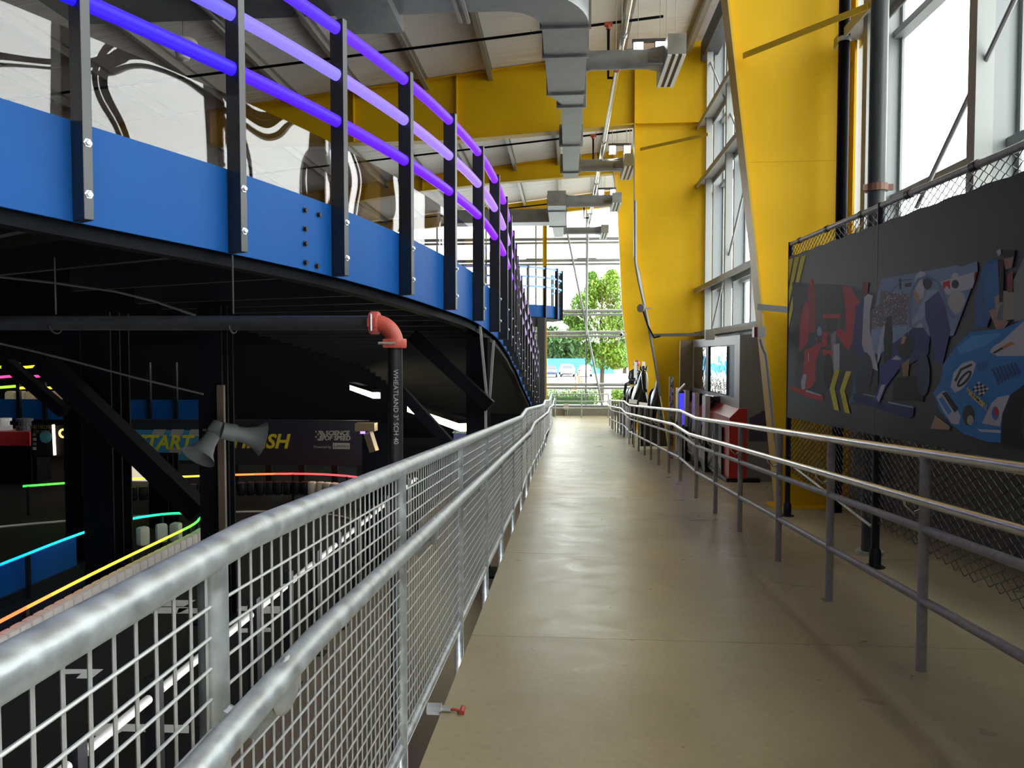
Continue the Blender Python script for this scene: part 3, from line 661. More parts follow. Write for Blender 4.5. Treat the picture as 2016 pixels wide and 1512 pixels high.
# black standing pipes in front of the window
for (px, w, y, lab) in ((1655, .125, 8.9, 'thin black standpipe beside the nearest yellow column'), (1722, .14, 6.52, 'thick dark standpipe with brown coupling behind the fence')):
    x = atY(px, 500, y).x if px == 1655 else 2.62
    if px == 1655: z0 = zf(y)
    t = thing('standpipe', (x, y, zf(y)), lab, 'pipe')
    MB().tube([(x, y, zf(y)), (x, y, zr(x) - .58)], w / 2, 16).build('pipe', M['dark'] if px == 1655 else mat('dark_green_pipe', (.05, .06, .058), .4), t, smooth=True)
    if px == 1722:
        q = MB(); zc_ = atY(1722, 370, y).z; q.lathe((x, y, zc_ - .03), (0, 0, 1), [(0, w / 2), (0, w / 2 + .022), (.06, w / 2 + .022), (.06, w / 2)], 16); q.box((x + w / 2 + .03, y - .02, zc_), (.05, .03, .05)); q.box((x - w / 2 - .03, y - .02, zc_), (.05, .03, .05)); q.build('coupling', mat('brown_coupling', (.22, .10, .06), .5), t)
        q = MB(); q.lathe((x, y, zf(y)), (0, 0, 1), [(0, .11), (.03, .11), (.03, w / 2)], 16); q.build('base_collar', M['galv'], t, smooth=True)
    else:
        q = MB(); q.lathe((x, y, zrel(3.6)), (0, 0, 1), [(0, w / 2), (0, w / 2 + .012), (.05, w / 2 + .012), (.05, w / 2)], 16); q.build('strap', M['galv'], t)
# ------------------------------------------------------------------ air ducts
ZD = ZC + 5.0
dk = thing('air_duct', (0, 15, ZD), 'grey sheet metal duct with curved elbow hanging below the roof', 'duct')
def duct_y(x0a, x1a, ya, x0b, x1b, yb, za, zb, h=.52, name='duct_section'):
    q = MB(); A = [V(x0a, ya, za), V(x1a, ya, za), V(x1a, ya, za + h), V(x0a, ya, za + h)]; B = [V(x0b, yb, zb), V(x1b, yb, zb), V(x1b, yb, zb + h), V(x0b, yb, zb + h)]
    q.strip([A, B], True); q.poly(A); q.poly(B); return q.build(name, M['duct'], dk)
def collar(x0, x1, y, z, h=.52, w=.05, g=.035, p=None):
    q = MB(); q.span((x0 - g, y - w / 2, z - g), (x1 + g, y + w / 2, z + h + g)); return q.build('duct_flange', M['duct'], p or dk)
duct_y(-.37, .34, 11.5, -.37, .34, 12.6, ZD, ZD); collar(-.37, .34, 11.5, ZD); collar(-.37, .34, 12.6, ZD)
duct_y(-.36, .34, 12.6, -.34, .34, 14.3, ZD - .03, ZD - .03); collar(-.34, .34, 14.3, ZD - .03)
duct_y(-.34, .34, 14.3, -.09, .34, 15.1, ZD - .03, ZD + .03); collar(-.16, .36, 15.2, ZD + .03, .46)
duct_y(-.09, .34, 15.1, -.08, .34, 21.3, ZD + .03, ZD + .03, .46); collar(-.12, .36, 18.0, ZD + .03, .46); collar(-.12, .36, 20.6, ZD + .03, .46)
q = MB(); rows = []; cx_, cy_ = -0.95, 11.5
for i in range(13):
    a = -math.pi / 2 * i / 12; ca, sa = math.cos(a), math.sin(a)
    ri, ro = 0.58, 1.29
    rows.append([V(cx_ + ri * ca, cy_ + ri * sa, ZD), V(cx_ + ro * ca, cy_ + ro * sa, ZD), V(cx_ + ro * ca, cy_ + ro * sa, ZD + .55), V(cx_ + ri * ca, cy_ + ri * sa, ZD + .55)])
q.strip(rows, True).build('elbow', M['duct'], dk, smooth=True)
MB().span((-3.1, 10.21, ZD), (-.95, 10.92, ZD + .55)).build('duct_section', M['duct'], dk)
MB().span((-3.3, 10.0, ZD - .14), (-2.45, 11.2, ZD + .8)).build('air_handling_box', M['duct'], dk)
MB().span((-7.5, 10.1, ZD + .05), (-3.3, 11.0, ZD + .6)).build('duct_section', M['duct'], dk)
for x in (-1.6, -3.9, -5.2):
    for dx in (0, .12): MB().span((x + dx, 10.0, ZD - .04), (x + dx + .045, 11.2, ZD)).build('strut_channel', M['purlin'], dk)
def branch(y, x0, xb, parent, zc=ZD + .24, r=.165, L=1.5):
    MB().tube([(x0, y, zc), (xb - .42, y, zc)], r, 18).build('round_duct', M['duct'], parent, smooth=True)
    MB().tube([(x0 + .02, y, zc), (x0 + .08, y, zc)], r + .02, 18).build('duct_flange', M['duct'], parent, smooth=True)
    q = MB(); ra, rb = [], []
    for j in range(16):
        an = 2 * math.pi * j / 16; ra.append(V(xb - .42, y + r * math.cos(an), zc + r * math.sin(an)))
        c_, s_ = math.cos(an), math.sin(an); k = 1 / max(abs(c_), abs(s_)); rb.append(V(xb - .15, y + .22 * c_ * k, zc + .15 * s_ * k))
    q.strip([ra, rb], True).build('reducer', M['duct'], parent)
    d = MB().span((xb - .155, y - L / 2, ZD + .02), (xb + .155, y + L / 2, ZD + .36)).build('diffuser_box', M['duct'], parent)
    q = MB(); q.span((xb - .15, y - L / 2, ZD - .005), (xb - .085, y + L / 2, ZD + .02)); q.span((xb - .025, y - L / 2, ZD - .005), (xb + .025, y + L / 2, ZD + .02)); q.span((xb + .085, y - L / 2, ZD - .005), (xb + .15, y + L / 2, ZD + .02)); q.build('slot_frame', M['white'], d)
    q = MB(); q.span((xb - .085, y - L / 2, ZD + .012), (xb - .025, y + L / 2, ZD + .018)); q.span((xb + .025, y - L / 2, ZD + .012), (xb + .085, y + L / 2, ZD + .018)); q.build('slot', M['black'], d)
    for s in (-1, 1): MB().tube([(xb, y + s * .6, ZD + .36), (xb, y + s * .6, zr(xb))], .006, 5).build('hanger_rod', M['purlin'], parent)
branch(13.45, .34, 1.84, dk); branch(20.75, .34, 1.70, dk)
for y in (15.2, 18.0, 20.6):
    for x in (-.16, .40): MB().tube([(x, y, ZD), (x, y, zr(x))], .006, 5).build('hanger_rod', M['purlin'], dk)
dk1 = dk
dk = thing('air_duct', (-.3, 28, ZD), 'smaller grey duct with two slot diffusers near the far window', 'duct')
duct_y(-.62, .0, 25.0, -.62, -.0, 29.0, ZD, ZD, .5); duct_y(-.55, -.08, 29.0, -.5, -.1, 31.9, ZD + .04, ZD + .04, .42); collar(-.62, 0, 25.9, ZD); collar(-.62, 0, 29, ZD)
MB().span((-4.5, 28.0, ZD), (-.62, 28.8, ZD + .5)).build('duct_section', M['duct'], dk); branch(25.5, 0, 1.68, dk, r=.2); branch(31.5, -.1, 1.6, dk, r=.15)
for (x0, x1) in ((-2.4, -2.32),): MB().span((x0, 27.95, ZD - .04), (x1, 28.85, ZD + .54)).build('duct_flange', M['duct'], dk)

# ------------------------------------------------------------------ sprinkler pipes
sp = thing('sprinkler_main', (1.0, 20, ZC + 5.50), 'long grey sprinkler main running towards the far window', 'pipe')
ZS = ZC + 5.50; p0 = atZ(1238, 5, ZS); xm = p0.x
MB().tube([(xm, 6, ZS), (xm, 33.8, ZS)], .055, 14).build('pipe', M['steel'], sp, smooth=True)
for y in (13.0, 14.5, 19.4, 24, 29):
    q = MB(); q.lathe((xm, y - .05, ZS), (0, 1, 0), [(0, .055), (0, .075), (.1, .075), (.1, .055)], 14); q.build('coupling', M['red_paint'] if y == 14.5 else M['galv'], sp)
    MB().tube([(xm, y + .3, ZS), (xm, y + .3, zr(xm))], .008, 5).build('hanger_rod', M['purlin'], sp)
for (y, px, py, lab) in ((15.0, 1198, 48, 'dark sprinkler branch pipe crossing under the near roof bay'), (21.8, 1168, 267, 'dark sprinkler branch pipe behind the second yellow rafter'), (30.0, 1150, 395, 'dark sprinkler branch pipe near the end wall')):
    pj = atY(px, py, y); dz = zr(pj.x) - pj.z
    t = thing('sprinkler_branch', (pj.x - 4, y, pj.z - .6), lab, 'pipe')
    MB().tube([(1.9, y, zr(1.9) - dz), (-16, y, zr(-16) - dz)], .028, 8).build('pipe', M['dark'], t, smooth=True)
    q = MB(); q.tube([(pj.x - .08, y, pj.z), (pj.x + .08, y, pj.z)], .05, 8); q.tube([(pj.x, y, pj.z), (pj.x, y, pj.z - .1)], .045, 8); q.build('tee', M['red_paint'], t, smooth=True)
    MB().tube([(pj.x, y, pj.z - .05), (pj.x, y, ZS), (xm, y, ZS)], .03, 8).build('riser', M['dark'], t, smooth=True)
    for k in range(8):
        x = 1.3 - 2.0 * k; z = zr(x) - dz; q = MB(); q.tube([(x, y, z), (x, y, z + .1)], .012, 6); q.tube([(x, y, z + .1), (x, y, z + .11)], .03, 8); q.build('sprinkler_head', M['bolt'], t)
# ------------------------------------------------------------------ twin square lamps
M['lamp'] = emit_mat('lamp_lens', (1.0, 0.97, 0.88), 14)
for i, (px, py, lab) in enumerate(((1278, 100, 'twin square ceiling lamp nearest, above the first diffuser'), (1220, 298, 'twin square ceiling lamp in the middle, left of the second yellow column'), (1195, 382, 'twin square ceiling lamp farthest away near the end window'))):
    p = atZ(px, py, ZC + 5.6)
    t = thing('ceiling_lamp', p, lab, 'lamp', 'twin square ceiling lamps')
    for s in (-1, 1):
        q = MB(); q.box(p + V(s * .20, 0, .05), (.20, .10, .20)); h = q.build('lamp_head', M['darkgrey'], t)
        MB().box(p + V(s * .20, -.054, .05), (.17, .012, .17)).build('lens', M['lamp'], h)
        MB().box(p + V(s * .20, 0, -.056), (.17, .09, .012)).build('lens', M['lamp'], h)
    MB().box(p + V(0, .02, .19), (.62, .06, .06)).build('mounting_bar', M['darkgrey'], t)
    for s in (-1, 1): MB().tube([p + V(s * .2, .02, .2), V(p.x + s * .2, p.y + .02, zr(p.x))], .005, 5).build('hanger_rod', M['purlin'], t)
# round ceiling speaker hung above the kart deck
p = atY(360, 80, 12.0)
t = thing('pendant_speaker', p, 'round pale speaker hanging on wires above the kart deck', 'speaker')
MB().lathe(p, (0, 0, -1), [(0, 0), (0, .22), (.06, .24), (.09, .2), (.09, .14), (.3, .1), (.34, .0)], 20).build('housing', M['offwhite'], t, smooth=True)
MB().tube([p, p + V(0, 0, .35)], .004, 5).build('wire', M['black'], t); MB().tube([p + V(0, 0, .35), V(p.x, p.y, zr(p.x))], .004, 5).build('wire', M['black'], t)
# pipe strings to the left under the roof
for k, (y, dz) in enumerate(((12.2, .75), (16.4, .6))):
    pass

# ------------------------------------------------------------------ elevated kart deck
CT = [(-5.2, 0.6, 1.10), (-4.55, 1.45, 1.0), (-3.9, 2.3, .92), (-3.3, 3.13, .83), (-2.74, 4.0, .745), (-2.27, 4.90, .69), (-1.86, 5.84, .63), (-1.52, 6.73, .55), (-1.26, 7.64, .47), (-1.08, 8.58, .40), (-.98, 9.5, .30),
      (-.95, 10.43, .22), (-.96, 11.36, .14), (-.98, 12.28, .06), (-1.0, 13.2, -.02), (-1.03, 14.1, -.11), (-1.06, 15.0, -.20), (-1.06, 15.85, -.31), (-1.05, 16.7, -.49), (-1.03, 17.55, -.70), (-1.01, 18.4, -.89), (-.99, 19.25, -1.08), (-.97, 20.1, -1.27), (-.96, 20.95, -1.46), (-.95, 21.8, -1.66), (-.94, 22.65, -1.85)]
CT = [V(x, y, z + ZC) for x, y, z in CT]
def crom(i, t):
    p0, p1, p2, p3 = CT[max(0, i - 1)], CT[i], CT[i + 1], CT[min(len(CT) - 1, i + 2)]
    return 0.5 * ((2 * p1) + (p2 - p0) * t + (2 * p0 - 5 * p1 + 4 * p2 - p3) * t * t + (3 * p1 - p0 - 3 * p2 + p3) * t ** 3)
def nrm(i):
    a, b = CT[max(0, i - 1)], CT[min(len(CT) - 1, i + 1)]; d = (b - a); d.z = 0; d.normalize(); return V(d.y, -d.x, 0), d
def nrmt(i, t):
    d = crom(i, min(1, t + .05)) - crom(i, max(0, t - .05)); d.z = 0; d.normalize(); return V(d.y, -d.x, 0)
ED = thing('elevated_kart_track', (-2.5, 8, ZC), 'blue sided elevated kart track curving down on black posts with glowing tube rails', 'kart track')
PH = 2.0
post = MB().box((0, 0, PH / 2), (.13, .054, PH)).build('post', M['post_black'], ED, origin=V(0, 0, 0), bevel=.004)
boltm = MB(); boltm.lathe((0, 0, 0), (1, 0, 0), [(0, .024), (.004, .024), (.004, .017), (.018, .017), (.021, .012), (.021, 0)], 6); boltm = boltm.build('bolt', M['bolt'], post, origin=V(0, 0, 0))
capm = MB(); capm.lathe((0, 0, 0), (1, 0, 0), [(0, .025), (.004, .025), (.004, .016), (.022, .016), (.022, 0)], 6); capm = capm.build('panel_bolt', M['black'], ED, origin=V(0, 0, 0))
first = True
LEDC = {}
def ledmat(c, s):
    k = (round(c[0], 2), round(c[1], 2), round(c[2], 2), s)
    if k not in LEDC: LEDC[k] = emit_mat('led_tube', c, s)
    return LEDC[k]
bottoms = []
for i, P in enumerate(CT):
    n, d = nrm(i); rz = math.atan2(n.y, n.x)
    o = P + n * .075
    if first: p_ = post; p_.location = o - WLOC[ED.name]; p_.rotation_euler = (0, 0, rz); first = False; b_ = boltm; b_.location = V(.065, 0, .14)
    else:
        p_ = inst(post, 'post', o, rz, ED); b_ = bpy.data.objects.new('bolt', boltm.data); col.objects.link(b_); b_.parent = p_; b_.location = V(.065, 0, .14)
    b2 = bpy.data.objects.new('bolt', boltm.data); col.objects.link(b2); b2.parent = p_; b2.location = V(.065, 0, .42)
    if i == len(CT) - 1: break
    NS = 5; ts = [k / NS for k in range(NS + 1)]
    # blue fascia panel
    rows = []
    for t in ts:
        q, m = crom(i, t), nrmt(i, t); rows.append([q + m * .008, q + m * .008 + V(0, 0, .56), q - m * .010 + V(0, 0, .56), q - m * .010])
    MB().strip(rows, True).build('fascia_panel', M['blue'], ED)
    # black edge girder under the deck
    rows = []
    for t in ts:
        q, m = crom(i, t), nrmt(i, t); z = V(0, 0, 1); rows.append([q - m * .05 - z * .08, q - m * .05 + z * .02, q - m * .17 + z * .02, q - m * .17 - z * .08])
    MB().strip(rows, True).build('edge_girder', M['dark'], ED)
    # deck plate
    rows = []
    for t in ts:
        q, m = crom(i, t), nrmt(i, t); z = V(0, 0, 1); rows.append([q - m * .03 + z * .30, q - m * 3.3 + z * .30, q - m * 3.3 + z * .42, q - m * .03 + z * .42])
    MB().strip(rows, True).build('deck_plate', M['dark'], ED)
    # joists
    for t in ((0.0, .5) if i >= 7 else (0.0,)):
        q, m = crom(i, t), nrmt(i, t); MB().bar(q - m * .1 + V(0, 0, .12), q - m * 3.3 + V(0, 0, .12), .06, .22).build('joist', M['joist'], ED)
    # acrylic wind screen
    rows = []
    if i < 12:
        for k in range(9):
            t = k / 8; q, m = crom(i, t), nrmt(i, t); a = q - m * .035; rows.append([a + V(0, 0, .50), a + V(0, 0, 1.08), a - m * .006 + V(0, 0, 1.08), a - m * .006 + V(0, 0, .50)])
        MB().strip(rows, True).build('acrylic_screen', M['acrylic'], ED, smooth=True)
    # glowing tubes; far ones are unlit, their pale tone is a weak glow
    y = P.y; f = min(1, max(0, (y - 3.5) / 6.0))
    if y < 14: base = (0.010 + .24 * f, 0.004 + .010 * f, .75)
    else: base = (.45, .30, .62)
    for h, wgt, s in ((1.93, .015, .8), (1.57, .16 if y > 4.4 else .10, .85), (1.21, .0, .8)):
        c = tuple(min(1, v * (1 - wgt) + wgt) for v in base)
        if y < 14: st = s
        else: st = .55
        n2, _ = nrm(i + 1); A = P + n * .075 + V(0, 0, h); B = CT[i + 1] + n2 * .075 + V(0, 0, h)
        mid = crom(i, .5) + nrmt(i, .5) * .075 + V(0, 0, h)
        q1, q2 = crom(i, .25) + nrmt(i, .25) * .075 + V(0, 0, h), crom(i, .75) + nrmt(i, .75) * .075 + V(0, 0, h)
        MB().tube([A, q1, mid, q2, B], .047, 14).build('led_tube', ledmat(c, st), ED, smooth=True)
# black splice bolts beside the post over the pipe elbow
def fascia_pt(px, py, i0):
    best = None
    for i in (i0, i0 + 1):
        for k in range(40):
            q, m = crom(i, k / 40), nrmt(i, k / 40); c = q + m * .01; rr_ = ray(px, py); yy = rr_ * (c.y / rr_.y); e = abs(yy.x - c.x)
            if best is None or e < best[0]: best = (e, V(c.x, c.y, ZC + yy.z), m)
    return best
for (px, py) in ((601, 414), (601, 451), (601, 480), (601, 517), (626, 423), (626, 524)):
    e, p, m = fascia_pt(px, py, 5); inst(capm, 'panel_bolt', p, math.atan2(m.y, m.x), ED)
for k, (px, py) in enumerate(((673, 440), (673, 474), (673, 502), (673, 536))):
    e, p, m = fascia_pt(px, py, 6)
    if k == 0: capm.location = p - WLOC[ED.name]; capm.rotation_euler = (0, 0, math.atan2(m.y, m.x))
    else: inst(capm, 'panel_bolt', p, math.atan2(m.y, m.x), ED)
# ------------------------------------------------------------------ black steel under the deck
def column(px, y, w, ztop, label, pts=None):
    x = atY(px, 900, y).x
    t = thing('steel_column', (x, y, 0), label, 'column')
    MB().span((x - w / 2, y - .012, 0), (x + w / 2, y + .012, ztop)).build('web_plate', M['dark'], t)
    for s in (-1, 1): MB().span((x - w / 2, y + s * w / 2 - .012, 0), (x + w / 2, y + s * w / 2 + .012, ztop)).build('flange', M['dark'], t)
    MB().span((x - w * .8, y - w * .8, 0), (x + w * .8, y + w * .8, .03)).build('base_plate', M['dark'], t)
    return t, x
tA, xA = column(942, 9.25, .27, ZC + .22, 'black steel column under the bend of the kart deck')
for q0, q1 in (((945, 640), (960, 800)), ((972, 670), (963, 800))): MB().bar(atY(*q0, 9.0), atY(*q1, 9.0), .03, .03).build('brace', M['pipe_grey'], tA)
MB().bar(V(xA + .12, 9.0, ZC - .55), V(xA + .12, 9.0, 0), .03, .03).build('brace', M['pipe_grey'], tA)
tB, xB = column(428, 7.4, .25, ZC + .5, 'broad black column carrying the horn loudspeakers')
MB().span((xB + .10, 7.20, .3), (xB + .17, 7.24, ZC - .3)).build('conduit_cover', mat('brown_steel', (.07, .05, .035), .5), tB)
tC, xC = column(158, 9.6, .26, ZC + .5, 'left black column among the diagonal braces')
tD, xD = column(212, 8.4, .36, ZC + .5, 'thick black column next to the looped green light strip')
tE, xE = column(322, 11.5, .32, ZC - 1.6, 'short black column below the start banner')
tF, xF = column(750, 9.8, .40, ZC - .9, 'short black cabinet column right of the banner')
def brace(a, b, y, w, label):
    t = MB().bar(atY(*a, y), atY(*b, y), w, w).build('diagonal_brace', M['dark']); tag(t, label, 'brace'); return t
brace((15, 715), (128, 812), 8.0, .12, 'thin black diagonal brace at the far left under the deck')
brace((88, 712), (395, 1010), 7.75, .21, 'long thick black diagonal brace crossing the start banner')
brace((812, 660), (965, 800), 8.9, .15, 'black diagonal brace behind the vertical black pipe')
brace((790, 770), (900, 890), 8.0, .11, 'black diagonal strut below the warm strip lamp')
# cable conduits under the deck
for k, (pts, y, lab) in enumerate(((((-20, 543), (100, 556), (228, 574), (300, 592), (385, 621)), 5.2, 'upper thin grey conduit sagging under the deck'), (((-20, 672), (60, 690), (140, 710), (260, 742), (400, 776)), 6.2, 'lower thin grey conduit under the deck'))):
    o = MB().tube([atY(px, py, y + i * .12) for i, (px, py) in enumerate(pts)], .010, 6).build('conduit', M['darkgrey']); tag(o, lab, 'conduit')
# strip lamps
M['strip'] = emit_mat('strip_lamp_lens', (1.0, 0.86, 0.50), 7)
for (a, b, z, lab) in (((694, 763), (742, 779), ZC - .72, 'short warm strip lamp left of the vertical black pipe'), ((808, 805), (914, 842), ZC - 1.0, 'long warm strip lamp right of the vertical black pipe')):
    pa, pb = atZ(*a, z), atZ(*b, z)
    t = thing('strip_lamp', (pa + pb) / 2, lab, 'lamp', 'warm strip lamps under the deck')
    MB().bar(pa + V(0, 0, .09), pb + V(0, 0, .09), .16, .06).build('housing', M['dark'], t); MB().bar(pa, pb, .12, .10).build('lens', M['strip'], t)
# black fire pipe with red elbow
PY_ = 4.45
px0 = atY(778, 700, PY_).x; zh = atY(700, 636, PY_).z
t = thing('fire_pipe', (px0, PY_, 0), 'black vertical fire pipe with red grooved elbow left of the railing', 'pipe')
M['pipe_black'] = mat('black_steel_pipe', (.022, .023, .026), .38, .3, var=.25, scale=14)
zt = atY(778, 668, PY_).z; xh = atY(738, 636, PY_).x; R = .0445
MB().tube([(px0, PY_, 0), (px0, PY_, zt)], R, 20).build('vertical_pipe', M['pipe_black'], t, smooth=True)
MB().tube([(xh, PY_, zh), (-5.5, PY_ - .05, zh + .01)], R, 20).build('horizontal_pipe', M['pipe_black'], t, smooth=True)
rad = px0 - xh; pts = []
for i in range(11):
    a = math.pi / 2 * i / 10; pts.append(V(px0 - rad + rad * math.sin(a), PY_, zh - rad + rad * math.cos(a)))
MB().tube(pts, .051, 20).build('elbow', M['red_paint'], t, smooth=True)
def groove(c, ax, nm):
    g = MB(); g.lathe(V(*c) - V(*ax) * .028, ax, [(0, .048), (0, .066), (.008, .07), (.048, .07), (.056, .066), (.056, .048)], 20)
    g.box(V(*c) + V(0, -.062, 0) + V(-.03, 0, 0) * ax[2], (.05, .05, .05)); o = g.build(nm, M['red_paint'], t, smooth=True)
    d = V(0, 0, 1) if ax[0] else V(1, 0, 0)
    MB().tube([V(*c) + V(-.03 * ax[2], -.09, 0) - d * .05, V(*c) + V(-.03 * ax[2], -.09, 0) + d * .05], .008, 8).build('coupling_bolt', M['bolt'], o)
groove((xh, PY_, zh), (1, 0, 0), 'coupling'); groove((px0, PY_, zh - rad), (0, 0, 1), 'coupling')
M['stencil'] = mat('stencil_paint', (.42, .42, .42), .6)
text_obj('stencil_lettering', 'WHEATLAND 3" SCH 40', .042, (px0 + .012, PY_ - R - .002, atY(778, 800, PY_).z), (0, 0, -1), (1, 0, 0), M['stencil'], t, extrude=.001)
for x in (-2.05, -3.2):
    q = MB(); q.tube([(x, PY_ - .06 * math.cos(a), zh + .06 * math.sin(a)) for a in [-.2 - 2.7 * k / 8 for k in range(9)]], .006, 6); q.tube([(x, PY_, zh + .06), (x, PY_, zh + .42)], .006, 6); q.build('pipe_hanger', M['black'], t)

# ------------------------------------------------------------------ far curved balcony of the kart track
C0 = V(-2.85, 30.4, 0); RB = 2.62; ZB = ZC + 1.42
FB = thing('far_kart_deck', (C0.x, C0.y, 0), 'small curved blue kart deck with cyan rails in front of the far window', 'kart track')
angs = [-150, -130, -112, -94, -76, -58, -40, -22, -4, 14, 32]
def pt(a, z, r=RB): return V(C0.x + r * math.cos(math.radians(a)), C0.y + r * math.sin(math.radians(a)), z)
for k, a in enumerate(angs):
    p_ = inst(post, 'post', pt(a, ZB, RB + .07), math.radians(a), FB)
    if k == len(angs) - 1: break
    b = angs[k + 1]; aa = [a + (b - a) * j / 4 for j in range(5)]
    MB().strip([[pt(q, ZB + .05), pt(q, ZB + .52), pt(q, ZB + .52, RB - .02), pt(q, ZB + .05, RB - .02)] for q in aa], True).build('fascia_panel', M['blue'], FB)
    MB().strip([[pt(q, ZB + .0, RB + .02), pt(q, ZB + .05, RB + .02), pt(q, ZB + .05, .1), pt(q, ZB, .1)] for q in aa], True).build('deck_plate', M['dark'], FB)
    f = k / len(angs); c = (.40 - .30 * f, .40 + .15 * f, .95)
    for h in (1.93, 1.57, 1.21): MB().tube([pt(q, ZB + h, RB + .05) for q in aa], .038, 8).build('led_tube', ledmat(c, .75), FB, smooth=True)
xc = atY(1064, 700, 27.2).x
MB().span((xc - .15, 27.9, 0), (xc + .15, 28.2, ZB)).build('column', M['darkgrey'], FB); MB().span((xc - 1.2, 27.95, ZB - .35), (xc + .1, 28.15, ZB)).build('beam', M['darkgrey'], FB)
o = MB().span((-20, 24.4, 0), (-1.05, 24.6, ZC + .35)).build('blackout_wall', M['walldark']); tag(o, 'dark wall under the far kart deck, widened to black out the window', 'blackout_wall')  # dark wall, widened leftwards to hide the bright window and keep under-deck black

# ------------------------------------------------------------------ lower kart track: light strips, barriers, fence
def chaikin(p, n=2):
    for _ in range(n):
        q = [p[0]]
        for a, b in zip(p[:-1], p[1:]): q += [a * .75 + b * .25, a * .25 + b * .75]
        p = q + [p[-1]]
    return p
ZL = .52
loop = chaikin([V(x, y, ZL) for x, y in ((-4.66, 4.6), (-4.78, 6), (-4.87, 7.4), (-4.9, 8.8), (-4.93, 9.6), (-5.2, 10.1), (-5.65, 10.1), (-6.05, 9.6), (-6.12, 8.7), (-6.05, 7.4), (-5.95, 4.6))])
LS = thing('track_light_strip', (-5.4, 7.5, 0), 'looped rainbow light strip round the end of the near kart barrier', 'light strip')
stops = [(0, (1, .06, .03)), (.13, (1, .16, .04)), (.21, (1, .5, .03)), (.29, (.75, .85, .03)), (.36, (.15, .9, .03)), (.43, (.02, .85, .07)), (.62, (.01, .8, .25)), (.74, (.01, .65, .8)), (.86, (.0, .3, 1.)), (1, (.0, .1, 1))]
def ramp(t):
    for (a, c), (b, d) in zip(stops[:-1], stops[1:]):
        if t <= b: k = (t - a) / (b - a); return tuple(c[j] + k * (d[j] - c[j]) for j in range(3))
    return stops[-1][1]
NL = len(loop) - 1
for i in range(NL): MB().tube([loop[i], loop[i + 1]], .016, 8).build('light_segment', ledmat(ramp((i + .5) / NL), 1.5), LS, smooth=True)
for i in range(1, NL, 5): MB().span((loop[i].x - .02, loop[i].y - .02, 0), (loop[i].x + .02, loop[i].y + .02, ZL - .01)).build('strip_post', M['black'], LS)
far = chaikin([V(x, y, ZL) for x, y in ((-9.3, 12.0), (-8.26, 12.71), (-6.41, 13.42), (-4.95, 13.72), (-3.9, 13.45), (-3.2, 12.8))])
stops = [(0, (.02, .8, .06)), (.2, (.1, .8, .03)), (.27, (.55, .7, .05)), (.38, (.9, .5, .05)), (.46, (1, .16, .04)), (.56, (1, .05, .04)), (1, (1, .07, .12))]
LS2 = thing('track_light_strip', (-6, 13, 0), 'long light strip from green to red below the start banner', 'light strip')
for i in range(len(far) - 1): MB().tube([far[i], far[i + 1]], .018, 8).build('light_segment', ledmat(ramp((i + .5) / (len(far) - 1)), 1.5), LS2, smooth=True)
for i in range(1, len(far) - 1, 4): MB().span((far[i].x - .02, far[i].y - .02, 0), (far[i].x + .02, far[i].y + .02, ZL - .01)).build('strip_post', M['black'], LS2)
def along(p, step):
    out = []; acc = 0; nxt = 0
    for a, b in zip(p[:-1], p[1:]):
        L = (b - a).length
        while nxt <= acc + L:
            t = (nxt - acc) / L; out.append((a.lerp(b, t), (b - a).normalized())); nxt += step
        acc += L
    return out
def block(m):
    q = MB().box((0, 0, .13), (.13, .148, .26)); o = q.build('barrier_block', m, bevel=.035, origin=V(0, 0, 0), smooth=True); return o
bw = block(M['offwhite']); bd = block(M['black'])
def place(src, p, d, off, z, lab, grp, used):
    n = V(d.y, -d.x, 0); q = p + n * off; q.z = z
    if not used[0]: o = src; used[0] = True; o.location = q
    else: o = src.copy(); col.objects.link(o); o.location = q
    o.rotation_euler = (0, 0, math.atan2(n.y, n.x)); tag(o, lab, 'barrier block', grp); return o
uw, ud = [False], [False]
for k_, (p, d) in enumerate(along(loop, .152)):
    if p.x < -4.96 and k_ % 2: continue
    if p.x > -4.96 and p.y > 5.2: place(bw, p, d, .09, .20, 'white foam block in the row under the orange and yellow light strip', 'white blocks of the near barrier', uw)
    elif p.y > 9.3 and p.x < -5.3: place(bw, p, d, -.16, .16, 'grey white foam block inside the green light loop', 'blocks inside the green loop', uw)
for p, d in along(far, .17):
    if p.x > -4.9: place(bw, p, d, .12, .14, 'pale foam block under the red end of the light strip', 'pale blocks below the red strip', uw)
    elif p.x > -8.6: place(bd, p, d, .12, .14, 'black foam block under the far light strip', 'black blocks below the far strip', ud)
t = thing('barrier_rail', (-4.62, 7.3, 0), 'black base rail with white dashes below the white blocks', 'rail')
rp = [p + V(d.y, -d.x, 0) * .155 for p, d in along([q for q in loop if q.x > -4.96], .4)]
for a, b in zip(rp[:-1], rp[1:]): MB().bar(V(a.x, a.y, .105), V(b.x, b.y, .105), .20, .186).build('rail_section', M['black'], t)
for p, d in along([q for q in loop if q.x > -4.96], .22): MB().bar(V(p.x, p.y, .1) + V(d.y, -d.x, 0) * .257 , V(p.x, p.y, .1) + V(d.y, -d.x, 0) * .257 + d * .12, .006, .03).build('white_dash', M['white'], t)
t = thing('blue_barrier', (-6.2, 7, 0), 'low blue barrier board under the cyan light strip', 'barrier')
MB().span((-6.24, 4.5, .1), (-6.2, 8.9, .46)).build('board', M['blue'], t); MB().span((-6.3, 4.5, 0), (-6.16, 8.9, .1)).build('base', M['black'], t)
# far dark banked edge
o = MB().tube([V(p.x, p.y - 1.1, .03) for p in far], .02, 6).build('track_edge_line', M['offwhite']); tag(o, 'thin pale edge line of the far kart track', 'track line')
